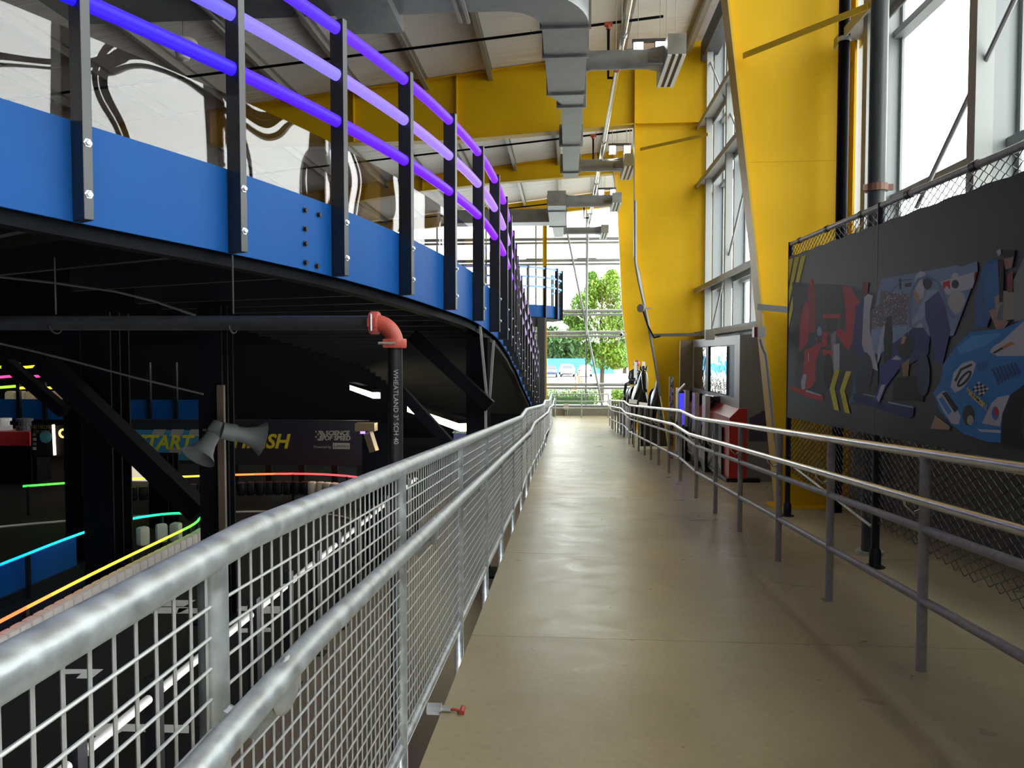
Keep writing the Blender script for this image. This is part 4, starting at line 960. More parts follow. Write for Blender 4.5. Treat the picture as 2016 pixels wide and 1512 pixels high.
# black post fence with white tubes beside the ramp
t = thing('track_fence', (-2.3, 6.5, 0), 'black post fence with white tube rails seen through the railing mesh', 'fence')
ys = [2.6 + .67 * k for k in range(14)]
for y in ys:
    MB().span((-2.34, y - .035, 0), (-2.27, y + .035, .97)).build('post', M['black'], t); MB().span((-2.40, y - .06, 0), (-2.21, y + .06, .015)).build('post_foot', M['black'], t)
for a, b in zip(ys[:-1], ys[1:]): MB().tube([(-2.305, a + .06, .86), (-2.305, b - .06, .86)], .026, 10).build('tube_rail', M['white'], t, smooth=True)
# white start grid marks painted on the track
for k, pl in enumerate((((118, 1318), (203, 1318), (180, 1336), (150, 1336), (160, 1326), (118, 1328)), ((165, 1448), (200, 1425), (372, 1428), (372, 1444), (240, 1440), (222, 1450)), ((330, 1182), (385, 1182), (362, 1194), (320, 1194)), ((318, 1196), (376, 1196), (350, 1208), (290, 1208)), ((352, 1198), (400, 1198), (392, 1208), (348, 1208)), ((500, 1182), (538, 1182), (520, 1194), (485, 1194)), ((470, 1194), (560, 1194), (548, 1208), (505, 1208), (510, 1203), (466, 1203)), ((468, 1238), (535, 1236), (535, 1244), (468, 1246)))):
    q = [atZ(px, py, .0125) for px, py in pl]
    MB().prism(q, (0, 0, .003)).build('grid_mark', M['print_white'], fl)

# ------------------------------------------------------------------ start / finish banner
YS = 14.6
a, b = atY(228, 912, YS), atY(726, 828, YS)
t = thing('start_banner', ((a.x + b.x) / 2, YS, a.z), 'dark blue start and finish banner below the kart deck', 'banner')
M['navy'] = mat('navy_board', (.012, .014, .03), .5); M['bblue'] = mat('bright_blue_board', (.03, .20, .42), .5)
M['ban_y'] = mat('banner_yellow', (.55, .50, .03), .5); M['ban_g'] = mat('banner_grey', (.28, .29, .30), .5)
MB().span((a.x, YS, a.z), (b.x, YS + .05, b.z)).build('board', M['navy'], t)
xm_ = atY(435, 870, YS).x
MB().span((a.x, YS - .004, a.z + .08), (xm_, YS, b.z - .22)).build('blue_field', M['bblue'], t)
for (px, py) in ((312, 852), (348, 852), (385, 852), (265, 888), (300, 888), (345, 888), (420, 852), (430, 888)):
    q = atY(px, py, YS - .006); MB().prism([(q.x - .16, q.y, q.z - .07), (q.x + .10, q.y, q.z - .07), (q.x + .16, q.y, q.z + .07), (q.x - .10, q.y, q.z + .07)], (0, .002, 0)).build('check', M['ban_g'], t)
def bt(s, px, py, size, m, yy=YS - .012, **k): return text_obj('lettering', s, size, atY(px, py, yy), (1, 0, 0), (0, 0, 1), m, t, **k)
bt('START', 322, 872, .40, M['ban_y'], shear=.25, offset=.012); bt('FINISH', 512, 870, .40, M['ban_y'], shear=.25, offset=.012)
bt('SCIENCE', 664, 853, .125, M['ban_g'], shear=.15, offset=.004); bt('OF SPEED', 664, 863, .125, M['ban_g'], shear=.15, offset=.004); bt('Powered by', 635, 880, .075, M['ban_g'])
q = atY(672, 878, YS - .006); MB().span((q.x - .175, q.y - .004, q.z - .062), (q.x + .175, q.y, q.z + .062)).build('logo_plate', M['ban_g'], t); bt('Lenovo', 672, 878, .105, M['navy'])
for k in range(3):
    for j in range(4):
        if (k + j) % 2 == 0:
            q = atY(622 + k * 4.2, 850 + j * 5, YS - .006); MB().prism([(q.x - .02, q.y, q.z), (q.x, q.y, q.z + .024), (q.x + .02, q.y, q.z), (q.x, q.y, q.z - .024)], (0, .002, 0)).build('logo_check', M['ban_g'], t)
for k in range(2):
    q = atY(631 + k * 5, 858, YS - .006); MB().prism([(q.x - .05, q.y, q.z + .10), (q.x - .01, q.y, q.z + .10), (q.x + .05, q.y, q.z), (q.x - .01, q.y, q.z - .10), (q.x - .05, q.y, q.z - .10), (q.x + .01, q.y, q.z)], (0, .002, 0)).build('logo_arrow', M['ban_g'], t)
for px in (240, 466, 530, 595, 660, 710):
    q = atY(px, 912, YS + .03); MB().span((q.x - .06, q.y - .05, 0), (q.x + .06, q.y + .05, a.z + .02)).build('leg', M['black'], t)
# horn loudspeakers on the black column
def horn(c, ax, lab):
    t = thing('horn_speaker', c, lab, 'loudspeaker', 'horn loudspeakers')
    M.setdefault('horn', mat('grey_horn', (.085, .09, .092), .5, spec=.3))
    c = V(*c); ax = V(*ax).normalized()
    MB().lathe(c, ax, [(-.20, 0), (-.20, .08), (-.07, .085), (-.07, .07), (.03, .08), (.12, .11), (.19, .165), (.196, .172), (.19, .158), (.10, .09), (.0, .04)], 24).build('bell', M['horn'], t, smooth=True)
    MB().bar(c + V(0, .02, 0), V(xB - .05, 7.22, c.z + .03), .03, .02).build('bracket', M['galv'], t)
    return t
horn(atY(412, 868, 7.02), (-.25, -.62, -.72), 'grey horn loudspeaker left of the broad black column facing down')
horn(atY(478, 856, 7.06), (.75, .5, -.25), 'grey horn loudspeaker right of the broad black column turned away')
# stage light between banner and pipe
p = atY(722, 848, 9.2)
t = thing('stage_light', p, 'small gold stage light hanging beside the vertical pipe', 'lamp'); M['gold'] = mat('gold_metal', (.30, .22, .13), .35, .7)
MB().span((p.x - .13, p.y - .08, p.z), (p.x + .12, p.y + .08, p.z + .1)).build('housing', M['gold'], t); MB().bar(p + V(.02, 0, -.02), p + V(.10, -.02, -.26), .09, .09).build('arm', M['gold'], t); MB().span((p.x - .06, p.y - .085, p.z - .03), (p.x, p.y - .07, p.z)).build('lens', emit_mat('violet_lens', (.25, .15, 1), 2), t)
# pit lane shop at the far left
pa, pb = atY(-40, 906, 15), atY(60, 850, 15)
t = thing('red_counter', ((pa.x + pb.x) / 2, 15, 0), 'red pit counter at the far left edge', 'counter')
MB().span((pa.x, 15, 0), (pb.x, 15.6, pb.z - .25)).build('cabinet', M['dark'], t); MB().span((pa.x, 14.97, pb.z - .30), (pb.x, 15.6, pb.z)).build('fascia', M['red'], t)
for k in range(3): MB().lathe((pb.x - .35 - .5 * k, 15.3, pb.z), (0, 0, 1), [(0, 0), (0, .17), (.10, .17), (.10, .12), (.2, .12), (.2, .16), (.26, .16), (.26, 0)], 14).build('tyre', M['white'] if k % 2 else M['darkgrey'], t)
pa, pb = atY(62, 900, 14.7), atY(132, 838, 14.7)
t = thing('poster_panel', ((pa.x + pb.x) / 2, 14.7, 0), 'black exhibit panel with a glowing warm edge at the far left', 'exhibit panel')
MB().span((pa.x, 14.7, pa.z), (pb.x, 14.78, pb.z)).build('board', M['walldark'], t); q0, q1 = atY(105, 836, 14.66), atY(108, 896, 14.66); MB().bar(q0, q1, .05, .03).build('light_bar', emit_mat('warm_bar', (1, .72, .5), 2.2), t)
text_obj('lettering', 'THE HELMET\nDESIGN', .10, atY(82, 846, 14.68), (1, 0, 0), (0, 0, 1), M['gold'], t)
q = atY(90, 860, 14.69); MB().lathe(q, (0, -1, 0), [(0, 0), (0, .13), (.01, .13), (.01, .06), (.015, .06), (.015, 0)], 12).build('picture', mat('teal_ink', (.05, .2, .26), .5), t)
q = atY(125, 853, 14.69); MB().lathe(q, (0, -1, 0), [(0, .06), (0, .10), (.02, .10), (.02, .06)], 12).build('ring', emit_mat('ring_glow', (1, .6, .15), 1.2), t)
for k in range(4): q = atY(68, 856 + k * 9, 14.69); MB().box(q, (.07, .01, .06)).build('picture', M['ban_g'] if k % 2 else M['gold'], t)
MB().span((pa.x, 14.72, 0), (pa.x + .1, 14.78, pa.z)).build('leg', M['dark'], t); MB().span((pb.x - .1, 14.72, 0), (pb.x, 14.78, pa.z)).build('leg', M['dark'], t)
pa, pb = atY(249, 948, 15.5), atY(307, 911, 15.5)
t = thing('bright_panel', ((pa.x + pb.x) / 2, 15.5, 0), 'bright beige lit panel below the start banner', 'panel'); MB().span((pa.x, 15.5, pa.z), (pb.x, 15.55, pb.z)).build('screen', emit_mat('panel_glow', (.75, .66, .5), .55), t); MB().span((pa.x, 15.55, 0), (pb.x, 15.6, pb.z)).build('stand', M['dark'], t)
# far upper track section at the left with coloured rails
YU = 19.0
a, b = atY(-60, 830, YU), atY(400, 785, YU)
t = thing('back_kart_track', ((a.x + b.x) / 2, YU, 0), 'far blue kart track section with green, yellow and pink rails at left', 'kart track')
zt_, zb_ = atY(60, 786, YU).z, atY(60, 826, YU).z
nb = 9; wx = (b.x - a.x) / nb
for k in range(nb):
    x0 = a.x + k * wx
    MB().span((x0 + .05, YU, zb_), (x0 + wx, YU + .03, zt_)).build('fascia_panel', M['blue'], t)
    MB().span((x0 - .05, YU - .08, zb_ - .05), (x0 + .05, YU, zt_ + 1.0)).build('post', M['black'], t)
    for h, c in ((.85, (.35, .8, .03)), (.58, (.9, .05, .25)), (.30, (.3, .75, .03))):
        if k >= 2 and h != .58: c = (.85, .6, .03)
        if k >= 4 and h != .30: continue
        if k >= 5: continue
        if k == 4: c = (.85, .12, .1)
        MB().tube([(x0, YU - .04, zt_ + h), (x0 + wx, YU - .04, zt_ + h + .06)], .035, 8).build('led_tube', ledmat(c, 1.2), t, smooth=True)
MB().span((a.x, YU, zb_ - .1), (b.x, YU + 2, zb_)).build('deck_plate', M['dark'], t)
for k in range(0, nb + 1, 3): MB().span((a.x + k * wx - .1, YU + .9, 0), (a.x + k * wx + .1, YU + 1.1, zb_)).build('leg', M['dark'], t)
grp = 'blocks on the back kart track'
for k in range(9):
    o = bw.copy(); col.objects.link(o); o.location = (a.x + .9 + k * .3, YU + .4, zb_ + .001); o.rotation_euler = (0, 0, math.pi / 2); o.scale = (1.5, 1.9, 2.9); tag(o, 'pale barrier block standing on the far blue kart track', 'barrier block', grp)

p, p2 = atY(893, 892, 13.2), atY(922, 846, 13.2)
t = thing('info_screen', ((p.x + p2.x) / 2, 13.2, 0), 'violet lit info screen with green heading under the deck', 'screen')
MB().span((p.x, 13.2, p.z), (p2.x, 13.25, p2.z)).build('screen', emit_mat('violet_screen', (.05, .05, .12), .5), t); MB().span((p.x, 13.25, 0), (p2.x, 13.3, p2.z + .05)).build('stand', M['dark'], t)
text_obj('lettering', 'of the Europe', .055, atY(907, 851, 13.19), (1, 0, 0), (0, 0, 1), emit_mat('green_text', (.35, .6, .15), .6), t)
# ------------------------------------------------------------------ pit stop game kiosk
XK = 2.62
yn, yf = atX(1456, 700, XK).y, atX(1364, 700, XK).y
zk0 = zf(yn); zkt = ZC + .31; zkb = ZC - .82
K = thing('game_kiosk', (XK + .3, (yn + yf) / 2, zk0), 'grey framed game kiosk with mirrored screens above a red counter', 'kiosk')
M['kgrey'] = mat('kiosk_grey', (.46, .465, .46), .38, .05); M['kbrown'] = mat('kiosk_brown', (.20, .165, .095), .35, .1); M['kdark'] = mat('kiosk_dark_print', (.20, .205, .215), .45)
def yk(px): return atX(px, 700, XK).y
s1a, s1b, s2a, s2b, s3 = yk(1392), yk(1367), yk(1431), yk(1398), yk(1446)
zt1, zb1 = ZC + .165, ZC - .66
MB().span((XK, yn, zt1), (XK + .08, yf, zkt)).build('frame_header', M['kgrey'], K)
MB().span((XK, yn, zkb), (XK + .08, yf, zb1)).build('frame_sill', M['kgrey'], K)
MB().span((XK, yn, zb1), (XK + .08, s3, zt1)).build('frame_post', M['kgrey'], K)
MB().span((XK, s1b, zb1), (XK + .08, yf, zt1)).build('frame_post', M['kgrey'], K)
MB().span((XK + .02, s3, zb1), (XK + .05, s1b, zt1)).build('recess', M['black'], K)
MB().span((XK - .005, s2a, zb1 + .02), (XK + .02, s2b, zt1 - .02)).build('mirror_screen', M['mirror'], K)
MB().span((XK - .005, s1a, zb1 + .02), (XK + .02, s1b, zt1 - .02)).build('mirror_screen', M['mirror'], K)
MB().span((XK - .03, s2b + .02, zb1), (XK + .02, s1a - .02, zt1)).build('screen_post', M['black'], K)
MB().span((XK, yn - .02, zk0), (3.55, yn, zkt)).build('end_panel', M['kdark'], K)
MB().span((XK - .26, yf, zf(yf)), (3.3, yf + .03, zkt)).build('back_wing', M['kbrown'], K)
MB().span((XK, yn, zkt - .02), (3.5, yf, zkt)).build('top_panel', M['kgrey'], K)
for k in range(14):
    z = ZC - .62 - k * .055; MB().span((XK + .42 + .015 * k, yn - .026, z), (XK + .52 + .015 * k, yn - .02, z + .022)).build('print_bar', M['ban_g'], K)
q = MB(); q.poly([(XK + .15, yn - .024, ZC - .95), (XK + .42, yn - .024, ZC - .80), (XK + .42, yn - .024, ZC - 1.3), (XK + .15, yn - .024, ZC - 1.3)]); q.build('print_car', mat('violet_print', (.05, .045, .09), .5), K)
text_obj('lettering', '0', .10, (XK + .43, yn - .024, ZC - .36), (1, 0, 0), (0, 0, 1), M['ban_g'], K)
q = MB(); q.prism([(XK - .16, yn - .1, zk0 + .06), (XK + .10, yn - .1, zk0 + .06), (XK + .10, yn - .1, zkb + .02), (XK - .02, yn - .1, zkb + .02), (XK - .16, yn - .1, zkb - .12)], (0, yf - yn, 0)); q.build('red_counter_body', M['red'], K)
MB().span((XK - .20, yn - .12, zk0), (XK + .3, yf, zk0 + .06)).build('base', M['black'], K)
M['pump'] = mat('pump_panel', (.72, .72, .71), .4)
for k, px in enumerate((1412, 1390, 1370, 1354)):
    y = yk(px) - .1; x = XK - .24
    MB().span((x, y - .15, ZC - 1.42), (x + .08, y + .15, ZC - .70 )).build('pump_panel', M['pump'], K)
    g = MB(); g.span((x, y - .16, zf(y)), (x + .10, y + .16, ZC - 1.42)); g.span((x + .081, y - .15, ZC - 1.42), (x + .14, y + .15, ZC - .70)); pb_ = g.build('pump_base', M['black'], K)
    random.seed(k)
    for j in range(5):
        yy = y - .12 + .055 * j; z0 = zf(y) + .08 + random.random() * .15; MB().prism([(x - .003, yy, z0), (x - .003, yy + .03, z0 + .05), (x - .003, yy + .035, z0 + .35 + random.random() * .3), (x - .003, yy + .01, z0 + .3)], (.003, 0, 0)).build('paint_splash', M['print_white'], pb_)
    MB().tube([(x - .02, y + .05, ZC - 1.2), (x - .06, y + .02, ZC - 1.5), (x - .02, y - .08, ZC - 1.55), (x + .02, y - .1, ZC - 1.25)], .012, 6).build('hose', M['black'], K, smooth=True)
p = atX(1400, 785, XK - .1); MB().prism([p + V(-.06, -.3, -.05), p + V(.08, -.3, -.05), p + V(.08, -.3, .06), p + V(-.02, -.3, .06)], (0, .75, 0)).build('wheel_gun', M['black_gloss'], K)
fp = MB().span((XK - .19, yn + .3, zf(yn) + .05), (XK - .165, yf - .1, ZC - 1.12)).build('counter_front', M['black'], K)
random.seed(21)
for j in range(34):
    yy = yn + .35 + j * (yf - yn - .6) / 34; z0 = zf(yy) + .1 + random.random() * .2; hh = random.uniform(.15, .5); ww = random.uniform(.03, .09)
    MB().prism([(XK - .194, yy, z0), (XK - .194, yy + ww, z0 + .04), (XK - .194, yy + ww * .8, z0 + hh), (XK - .194, yy + ww * .3, z0 + hh * .8)], (.004, 0, 0)).build('paint_splash', M['print_white'], fp)
# blue lit totem and mirror strip
p = atY(1342, 800, 14.5); t = thing('blue_totem', (p.x, 14.5, zf(14.5)), 'narrow totem with glowing blue panel beside the kiosk', 'totem')
zt2 = atY(1342, 760, 14.5).z
MB().span((p.x - .05, 14.5, zf(14.5)), (p.x + .05, 14.62, zt2 - .1)).build('body', M['darkgrey'], t); MB().span((p.x - .045, 14.485, zt2 - .75), (p.x + .045, 14.5, zt2 - .14)).build('panel', emit_mat('blue_panel_glow', (.05, .04, 1), .9), t)
MB().prism([(p.x - .06, 14.48, zt2 - .12), (p.x + .06, 14.48, zt2 + .02), (p.x + .06, 14.48, zt2 + .05), (p.x - .06, 14.48, zt2 - .08)], (0, .14, 0)).build('cap', M['white'], t)
MB().lathe((p.x, 14.484, zt2 - .42), (0, -1, 0), [(0, .014), (0, .022), (.003, .022), (.003, .014)], 12).build('dial', M['white'], t)
p = atY(1322, 800, 15.6); t = thing('mirror_strip', (p.x, 15.6, zf(15.6)), 'tall narrow mirrored strip standing left of the kiosk', 'mirror')
z1 = atY(1322, 742, 15.6).z; MB().span((p.x - .04, 15.6, zf(15.6) + .02), (p.x + .04, 15.62, z1)).build('mirror_face', M['mirror'], t); MB().span((p.x - .045, 15.62, zf(15.6)), (p.x + .045, 15.66, z1)).build('backing', M['red'], t)
# boxes and conduits on the columns
def cbox(px, py, y, s, lab, m):
    p = atY(px, py, y); o = MB().box(p, s).build('control_box', m, bevel=.006); tag(o, lab, 'box'); return p
p = atY(1397, 659, 11.2); t = thing('lamp_box', p, 'grey lamp box on an arm over the kiosk', 'lamp'); MB().box(p, (.13, .12, .15)).build('housing', M['girt'], t, bevel=.006); MB().bar(p + V(.06, 0, .03), V(3.18, 11.2, zrel(.5)), .05, .05).build('arm', M['girt'], t)
p = atY(1492, 654, 9.05); t = thing('alarm_box', p, 'grey alarm box with dark red strobe on the nearest column', 'alarm')
MB().box(p + V(.03, 0, 0), (.10, .1, .12)).build('housing', M['girt'], t); MB().box(p + V(-.035, 0, 0), (.04, .1, .12)).build('strobe', mat('dark_red_lens', (.10, .01, .012), .3), t)
def poly_conduit(pts, y, r, lab, m):
    o = MB().tube([atY(px, py, y) for px, py in pts], r, 8).build('conduit', m, smooth=True); tag(o, lab, 'conduit')
poly_conduit([(1497, 668), (1500, 680), (1508, 698), (1516, 770), (1524, 850), (1532, 900), (1534, 960)], 9.1, .018, 'grey conduit bending down the flange of the nearest column', M['pipe_grey'])
poly_conduit([(1251, 395), (1251, 515), (1258, 555), (1274, 625), (1290, 715), (1300, 780)], 18.25, .035, 'long grey conduit following the flange of the second column', M['girt'])
poly_conduit([(1262, 600), (1275, 640), (1288, 665), (1300, 662)], 18.2, .02, 'looped thin cable beside the second column', M['dark'])
p = atY(1262, 607, 18.1); t = thing('flood_lamp', p, 'small round flood lamp clamped to the second yellow column', 'lamp'); MB().lathe(p, (-.6, -.8, 0), [(-.1, 0), (-.1, .05), (0, .1), (.03, .1), (.03, 0)], 14).build('head', M['girt'], t, smooth=True); MB().bar(p, p + V(.25, 0, .0), .04, .04).build('arm', M['girt'], t)
p = atY(1223, 658, 27.2); t = thing('security_camera', p, 'small white security camera beside the far window', 'camera'); MB().ball(p, .09).build('dome', M['white'], t, smooth=True); MB().ball(p + V(0, -.045, -.015), .055).build('lens', M['black_gloss'], t, smooth=True)
MB().bar(p, p + V(.2, .2, 0), .04, .04).build('arm', M['girt'], t)

# ------------------------------------------------------------------ black horse figures
def skin_mesh(verts, edges, levels=2):
    me = bpy.data.meshes.new('skin'); me.from_pydata([v[:3] for v in verts], edges, []); o = bpy.data.objects.new('skin', me); col.objects.link(o)
    md = o.modifiers.new('s', 'SKIN'); md.use_smooth_shade = True; md.branch_smoothing = .6
    for i, v in enumerate(verts): me.skin_vertices[0].data[i].radius = (v[3], v[4] if len(v) > 4 else v[3]); me.skin_vertices[0].data[i].use_root = (i == 0)
    ss = o.modifiers.new('u', 'SUBSURF'); ss.levels = levels; ss.render_levels = levels
    bpy.context.view_layer.update()
    r = bpy.data.meshes.new_from_object(o.evaluated_get(bpy.context.evaluated_depsgraph_get())); bpy.data.objects.remove(o); return r
hv = [(0, .15, 1.20, .27, .30), (0, .72, 1.25, .26, .29), (0, -.42, 1.20, .25, .32), (0, -.68, 1.42, .15, .24), (0, -.95, 1.72, .10, .17), (0, -1.10, 1.84, .095, .12), (0, -1.22, 1.66, .10, .14), (0, -1.33, 1.42, .075, .09), (0, -1.37, 1.30, .068, .075)]
he = [(0, 1), (0, 2), (2, 3), (3, 4), (4, 5), (5, 6), (6, 7), (7, 8)]
for s in (-1, 1):
    n = len(hv); hv += [(s * .15, -.5, .92, .12), (s * .16, -.5, .55, .062), (s * .16, -.48, .16, .045), (s * .16, -.53, .05, .06)]; he += [(2, n), (n, n + 1), (n + 1, n + 2), (n + 2, n + 3)]
    n = len(hv); hv += [(s * .17, .70, .98, .16), (s * .18, .62, .78, .10), (s * .17, .84, .52, .058), (s * .17, .80, .16, .045), (s * .17, .76, .05, .06)]; he += [(1, n), (n, n + 1), (n + 1, n + 2), (n + 2, n + 3), (n + 3, n + 4)]
hm = skin_mesh(hv, he); hm.materials.clear(); hm.materials.append(M['black_gloss'])
def horse(x, y, rz, s, lab):
    z = zf(y)
    t = thing('horse_figure', (x, y, z), lab, 'horse figure', 'black horse figures')
    o = bpy.data.objects.new('body', hm); link(o, 'body', t, V(x, y, z))
    for k in (-1, 1):
        e = MB(); e.lathe((0, 0, 0), (k * .25, .05, 1), [(0, .035), (.06, .035), (.13, .012), (.15, 0)], 8); e = e.build('ear', M['black_gloss'], t, smooth=True, origin=V(0, 0, 0)); e.location = V(k * .06, -1.08, 1.90)
    m = MB().tube([(0, -.62, 1.66), (0, -.82, 1.86), (0, -1.02, 1.98), (0, -1.14, 1.93)], [.03, .05, .05, .02], 8).build('mane', M['black_gloss'], t, origin=V(0, 0, 0), smooth=True); m.location = V(0, 0, 0)
    m = MB().tube([(0, .98, 1.36), (0, 1.10, 1.15), (0, 1.14, .8), (0, 1.12, .5)], [.03, .06, .05, .015], 8).build('tail', M['black_gloss'], t, origin=V(0, 0, 0), smooth=True); m.location = V(0, 0, 0)
    t.rotation_euler = (0, 0, rz); t.scale = (s, s, s); return t
horse(2.62, 21.2, -.06, 1.05, 'black glossy horse figure nearest the second yellow column')
horse(2.26, 23.3, .05, 1.08, 'black glossy horse figure in the middle of the group')
ha = horse(2.36, 26.0, .08, 1.06, 'black glossy horse figure ridden by the red capped jockey')
# jockey
jv = [(0, .1, 0, .13, .15), (0, -.12, .22, .13, .16), (0, -.38, .40, .11, .14), (0, -.50, .50, .05), (0, -.58, .60, .085, .1)]
je = [(0, 1), (1, 2), (2, 3), (3, 4)]
for s in (-1, 1):
    n = len(jv); jv += [(s * .17, -.38, .38, .05), (s * .22, -.42, .14, .04), (s * .12, -.66, .08, .032), (s * .10, -.72, .07, .035)]; je += [(2, n), (n, n + 1), (n + 1, n + 2), (n + 2, n + 3)]
    n = len(jv); jv += [(s * .15, .05, -.04, .08), (s * .30, -.30, -.06, .06), (s * .31, -.02, -.38, .045), (s * .31, -.14, -.42, .04)]; je += [(0, n), (n, n + 1), (n + 1, n + 2), (n + 2, n + 3)]
jm = skin_mesh(jv, je); jm.materials.clear(); jm.materials.append(M['darkgrey'])
jz = zf(26) + 1.06 * 1.62
t = thing('person', (2.36, 26.0, jz), 'crouched jockey figure with a red cap on the farthest black horse', 'person'); o = bpy.data.objects.new('body', jm); link(o, 'body', t, V(2.36, 26.0, jz))
MB().ball((2.36, 25.40, jz + .66), (.12, .14, .11), 12, 8).build('cap', M['red'], t, smooth=True)
t.rotation_euler = (0, 0, .08)
# plinth and boards round the horses
o = MB().span((1.98, 19.6, zf(19.6) - .02), (3.0, 19.75, zf(19.6) + .72)).build('plinth_board', M['black']); tag(o, 'low black board in front of the horse figures', 'board')
t = thing('striped_board', (1.90, 24, zf(25)), 'low white and navy striped board behind the right railing', 'board')
for k in range(14): MB().span((1.89, 21.8 + .36 * k, zf(24.5)), (1.92, 22.16 + .36 * k, zf(24.5) + .98)).build('stripe', M['white'] if k % 2 else mat('navy_stripe', (.01, .012, .05), .5), t)
for k, (px, py) in enumerate(((1246, 791), (1266, 797))):
    p = atY(px, py, 20.3 - .8 * k); t = thing('info_sign', (p.x, p.y, zf(p.y)), ('white tilted info sign in front of the middle horse', 'white tilted info sign nearest the black board')[k], 'sign')
    MB().box(p, (.22, .02, .16), Matrix.Rotation(-.9, 3, 'X') @ Matrix.Rotation(.15, 3, 'Y')).build('plate', M['white'], t); MB().tube([(p.x, p.y + .02, zf(p.y)), (p.x, p.y + .02, p.z)], .015, 6).build('stand', M['dark'], t)
for k, (px, lab) in enumerate(((1251, 'left pale hanging strip banner behind the horses'), (1267, 'right pale hanging strip banner behind the horses'))):
    p, p2 = atY(px, 744, 24.5), atY(px, 713, 24.5); o = MB().prism([(p.x - .05, 24.5, p.z), (p.x + .05, 24.5, p.z), (p.x + .05, 24.5, p2.z), (p.x - .05, 24.5, p2.z + .03)], (0, .03, 0)); o = o.build('strip_banner', M['white']); tag(o, lab, 'banner', None)

# ------------------------------------------------------------------ outside: ground, hedge, trees, cars
M['asphalt'] = mat('pale_asphalt', (.44, .43, .41), .9, var=.1, scale=.5); M['paving'] = mat('paving', (.42, .40, .37), .9); M['leaf'] = mat('leaf_green', (.21, .38, .06), .6, var=.35, scale=.8); M['leaf2'] = mat('dark_leaf_green', (.075, .16, .05), .6, var=.3, scale=.5); M['bark'] = mat('bark', (.10, .08, .06), .9)
b = MB(); b.span((-120, 34.8, -.30), (120, 320, .12)); b.span((4.2, -60, -.30), (120, 34.8, .12)); g = b.build('ground', M['asphalt']); tag(g, 'pale asphalt car park outside the windows', 'ground', kind='structure')
MB().span((-40, 38.3, .12), (40, 42.5, .16)).build('pavement', M['paving'], g)
for k in range(5): MB().span((-9 + 5.2 * k, 92, .12), (-8.85 + 5.2 * k, 101, .125)).build('parking_line', M['white'], g)
def leaves(spec, n, size, seed):
    random.seed(seed); q = MB()
    for _ in range(n):
        c, r = random.choice(spec)
        while True:
            v = V(random.uniform(-1, 1), random.uniform(-1, 1), random.uniform(-1, 1))
            if .35 < v.length < 1: break
        v = v.normalized() * (random.random() ** .35)
        p = V(c[0] + v.x * r[0], c[1] + v.y * r[1], c[2] + v.z * r[2])
        R = Matrix.Rotation(random.uniform(0, 6.3), 3, 'Z') @ Matrix.Rotation(random.uniform(-1.2, 1.2), 3, 'X'); s = size * random.uniform(.6, 1.3)
        q.add([p + R @ V(-s * .45, 0, 0), p + R @ V(0, -s, 0), p + R @ V(s * .45, 0, 0.02), p + R @ V(0, s, 0)], [(0, 1, 2, 3)])
    return q
def tree(x, y, h, spec, n, size, lm, tr, lab, seed):
    t = thing('tree', (x, y, .12), lab, 'tree'); q = MB(); q.tube([(x, y, .05), (x + .05, y, h * .35), (x - .05, y, h * .62), (x + .05, y, h * .85)], [tr, tr * .8, tr * .55, tr * .2], 8)
    random.seed(seed)
    for k in range(7):
        a = random.uniform(0, 6.3); z = h * random.uniform(.3, .6); q.tube([(x, y, z), (x + math.cos(a) * h * .12, y + math.sin(a) * h * .12, z + h * .12), (x + math.cos(a) * h * .22, y + math.sin(a) * h * .22, z + h * .26)], [tr * .4, tr * .25, tr * .08], 6)
    q.build('trunk', M['bark'], t, smooth=True); leaves(spec, n, size, seed).build('foliage', lm, t, kind='stuff')
TY = 41.0
def TP(px, py, r): p = atY(px, py, TY); return ((p.x, p.y, p.z), r)
sp_ = [TP(1180, 640, (1.25, 1.2, 1.4)), TP(1150, 600, (.75, .9, .75)), TP(1200, 570, (.9, .9, .9)), TP(1172, 570, (.6, .7, .6)), TP(1140, 650, (.7, .8, .6)), TP(1215, 630, (.8, .8, 1.2)), TP(1190, 700, (1.2, 1, .8)), TP(1215, 700, (.7, .8, .8)), TP(1165, 545, (.3, .3, .3)), TP(1205, 545, (.35, .4, .4)), TP(1122, 625, (.45, .5, .45)), TP(1160, 690, (.5, .6, .5))]
p = atY(1184, 790, TY); tree(p.x, TY, 7.4, sp_, 26000, .10, M['leaf'], .14, 'bright green street tree right outside the far window', 5)
for (px, y, w, h, lab, sd) in ((1082, 110, 9, 7, 'dark green tree far left behind the blue fence', 1), (1116, 136, 9, 6.2, 'dark green tree in the middle behind the blue fence', 2), (1146, 150, 8, 5.2, 'dark green tree behind the street tree', 3), (1050, 118, 7, 8, 'dark green tree behind the kart deck', 4), (1230, 110, 9, 5, 'dark green tree behind the farthest yellow column', 9)):
    x = atY(px, 700, y).x; tree(x, y, h, [((x + dx, y, h * .62 + dz), (w * .35, 2, h * .28)) for dx, dz in ((-w * .25, -.3), (w * .25, -.2), (0, .8), (0, -.8))], 2600, .55, M['leaf2'], .3, lab, sd)
def hedge(x0, x1, y0, y1, h, lab, sd):
    t = thing('hedge', ((x0 + x1) / 2, (y0 + y1) / 2, .12), lab, 'hedge'); spec = [((x0 + (x1 - x0) * k / 9, (y0 + y1) / 2, .12 + h * .55), ((x1 - x0) * .09, (y1 - y0) * .5, h * .5)) for k in range(10)]
    leaves(spec, 5000, .055, sd).build('foliage', M['leaf'], t, kind='stuff'); MB().span((x0 + .1, y0 + .15, .1), (x1 - .1, y1 - .15, .12 + h * .6)).build('core', M['leaf2'], t)
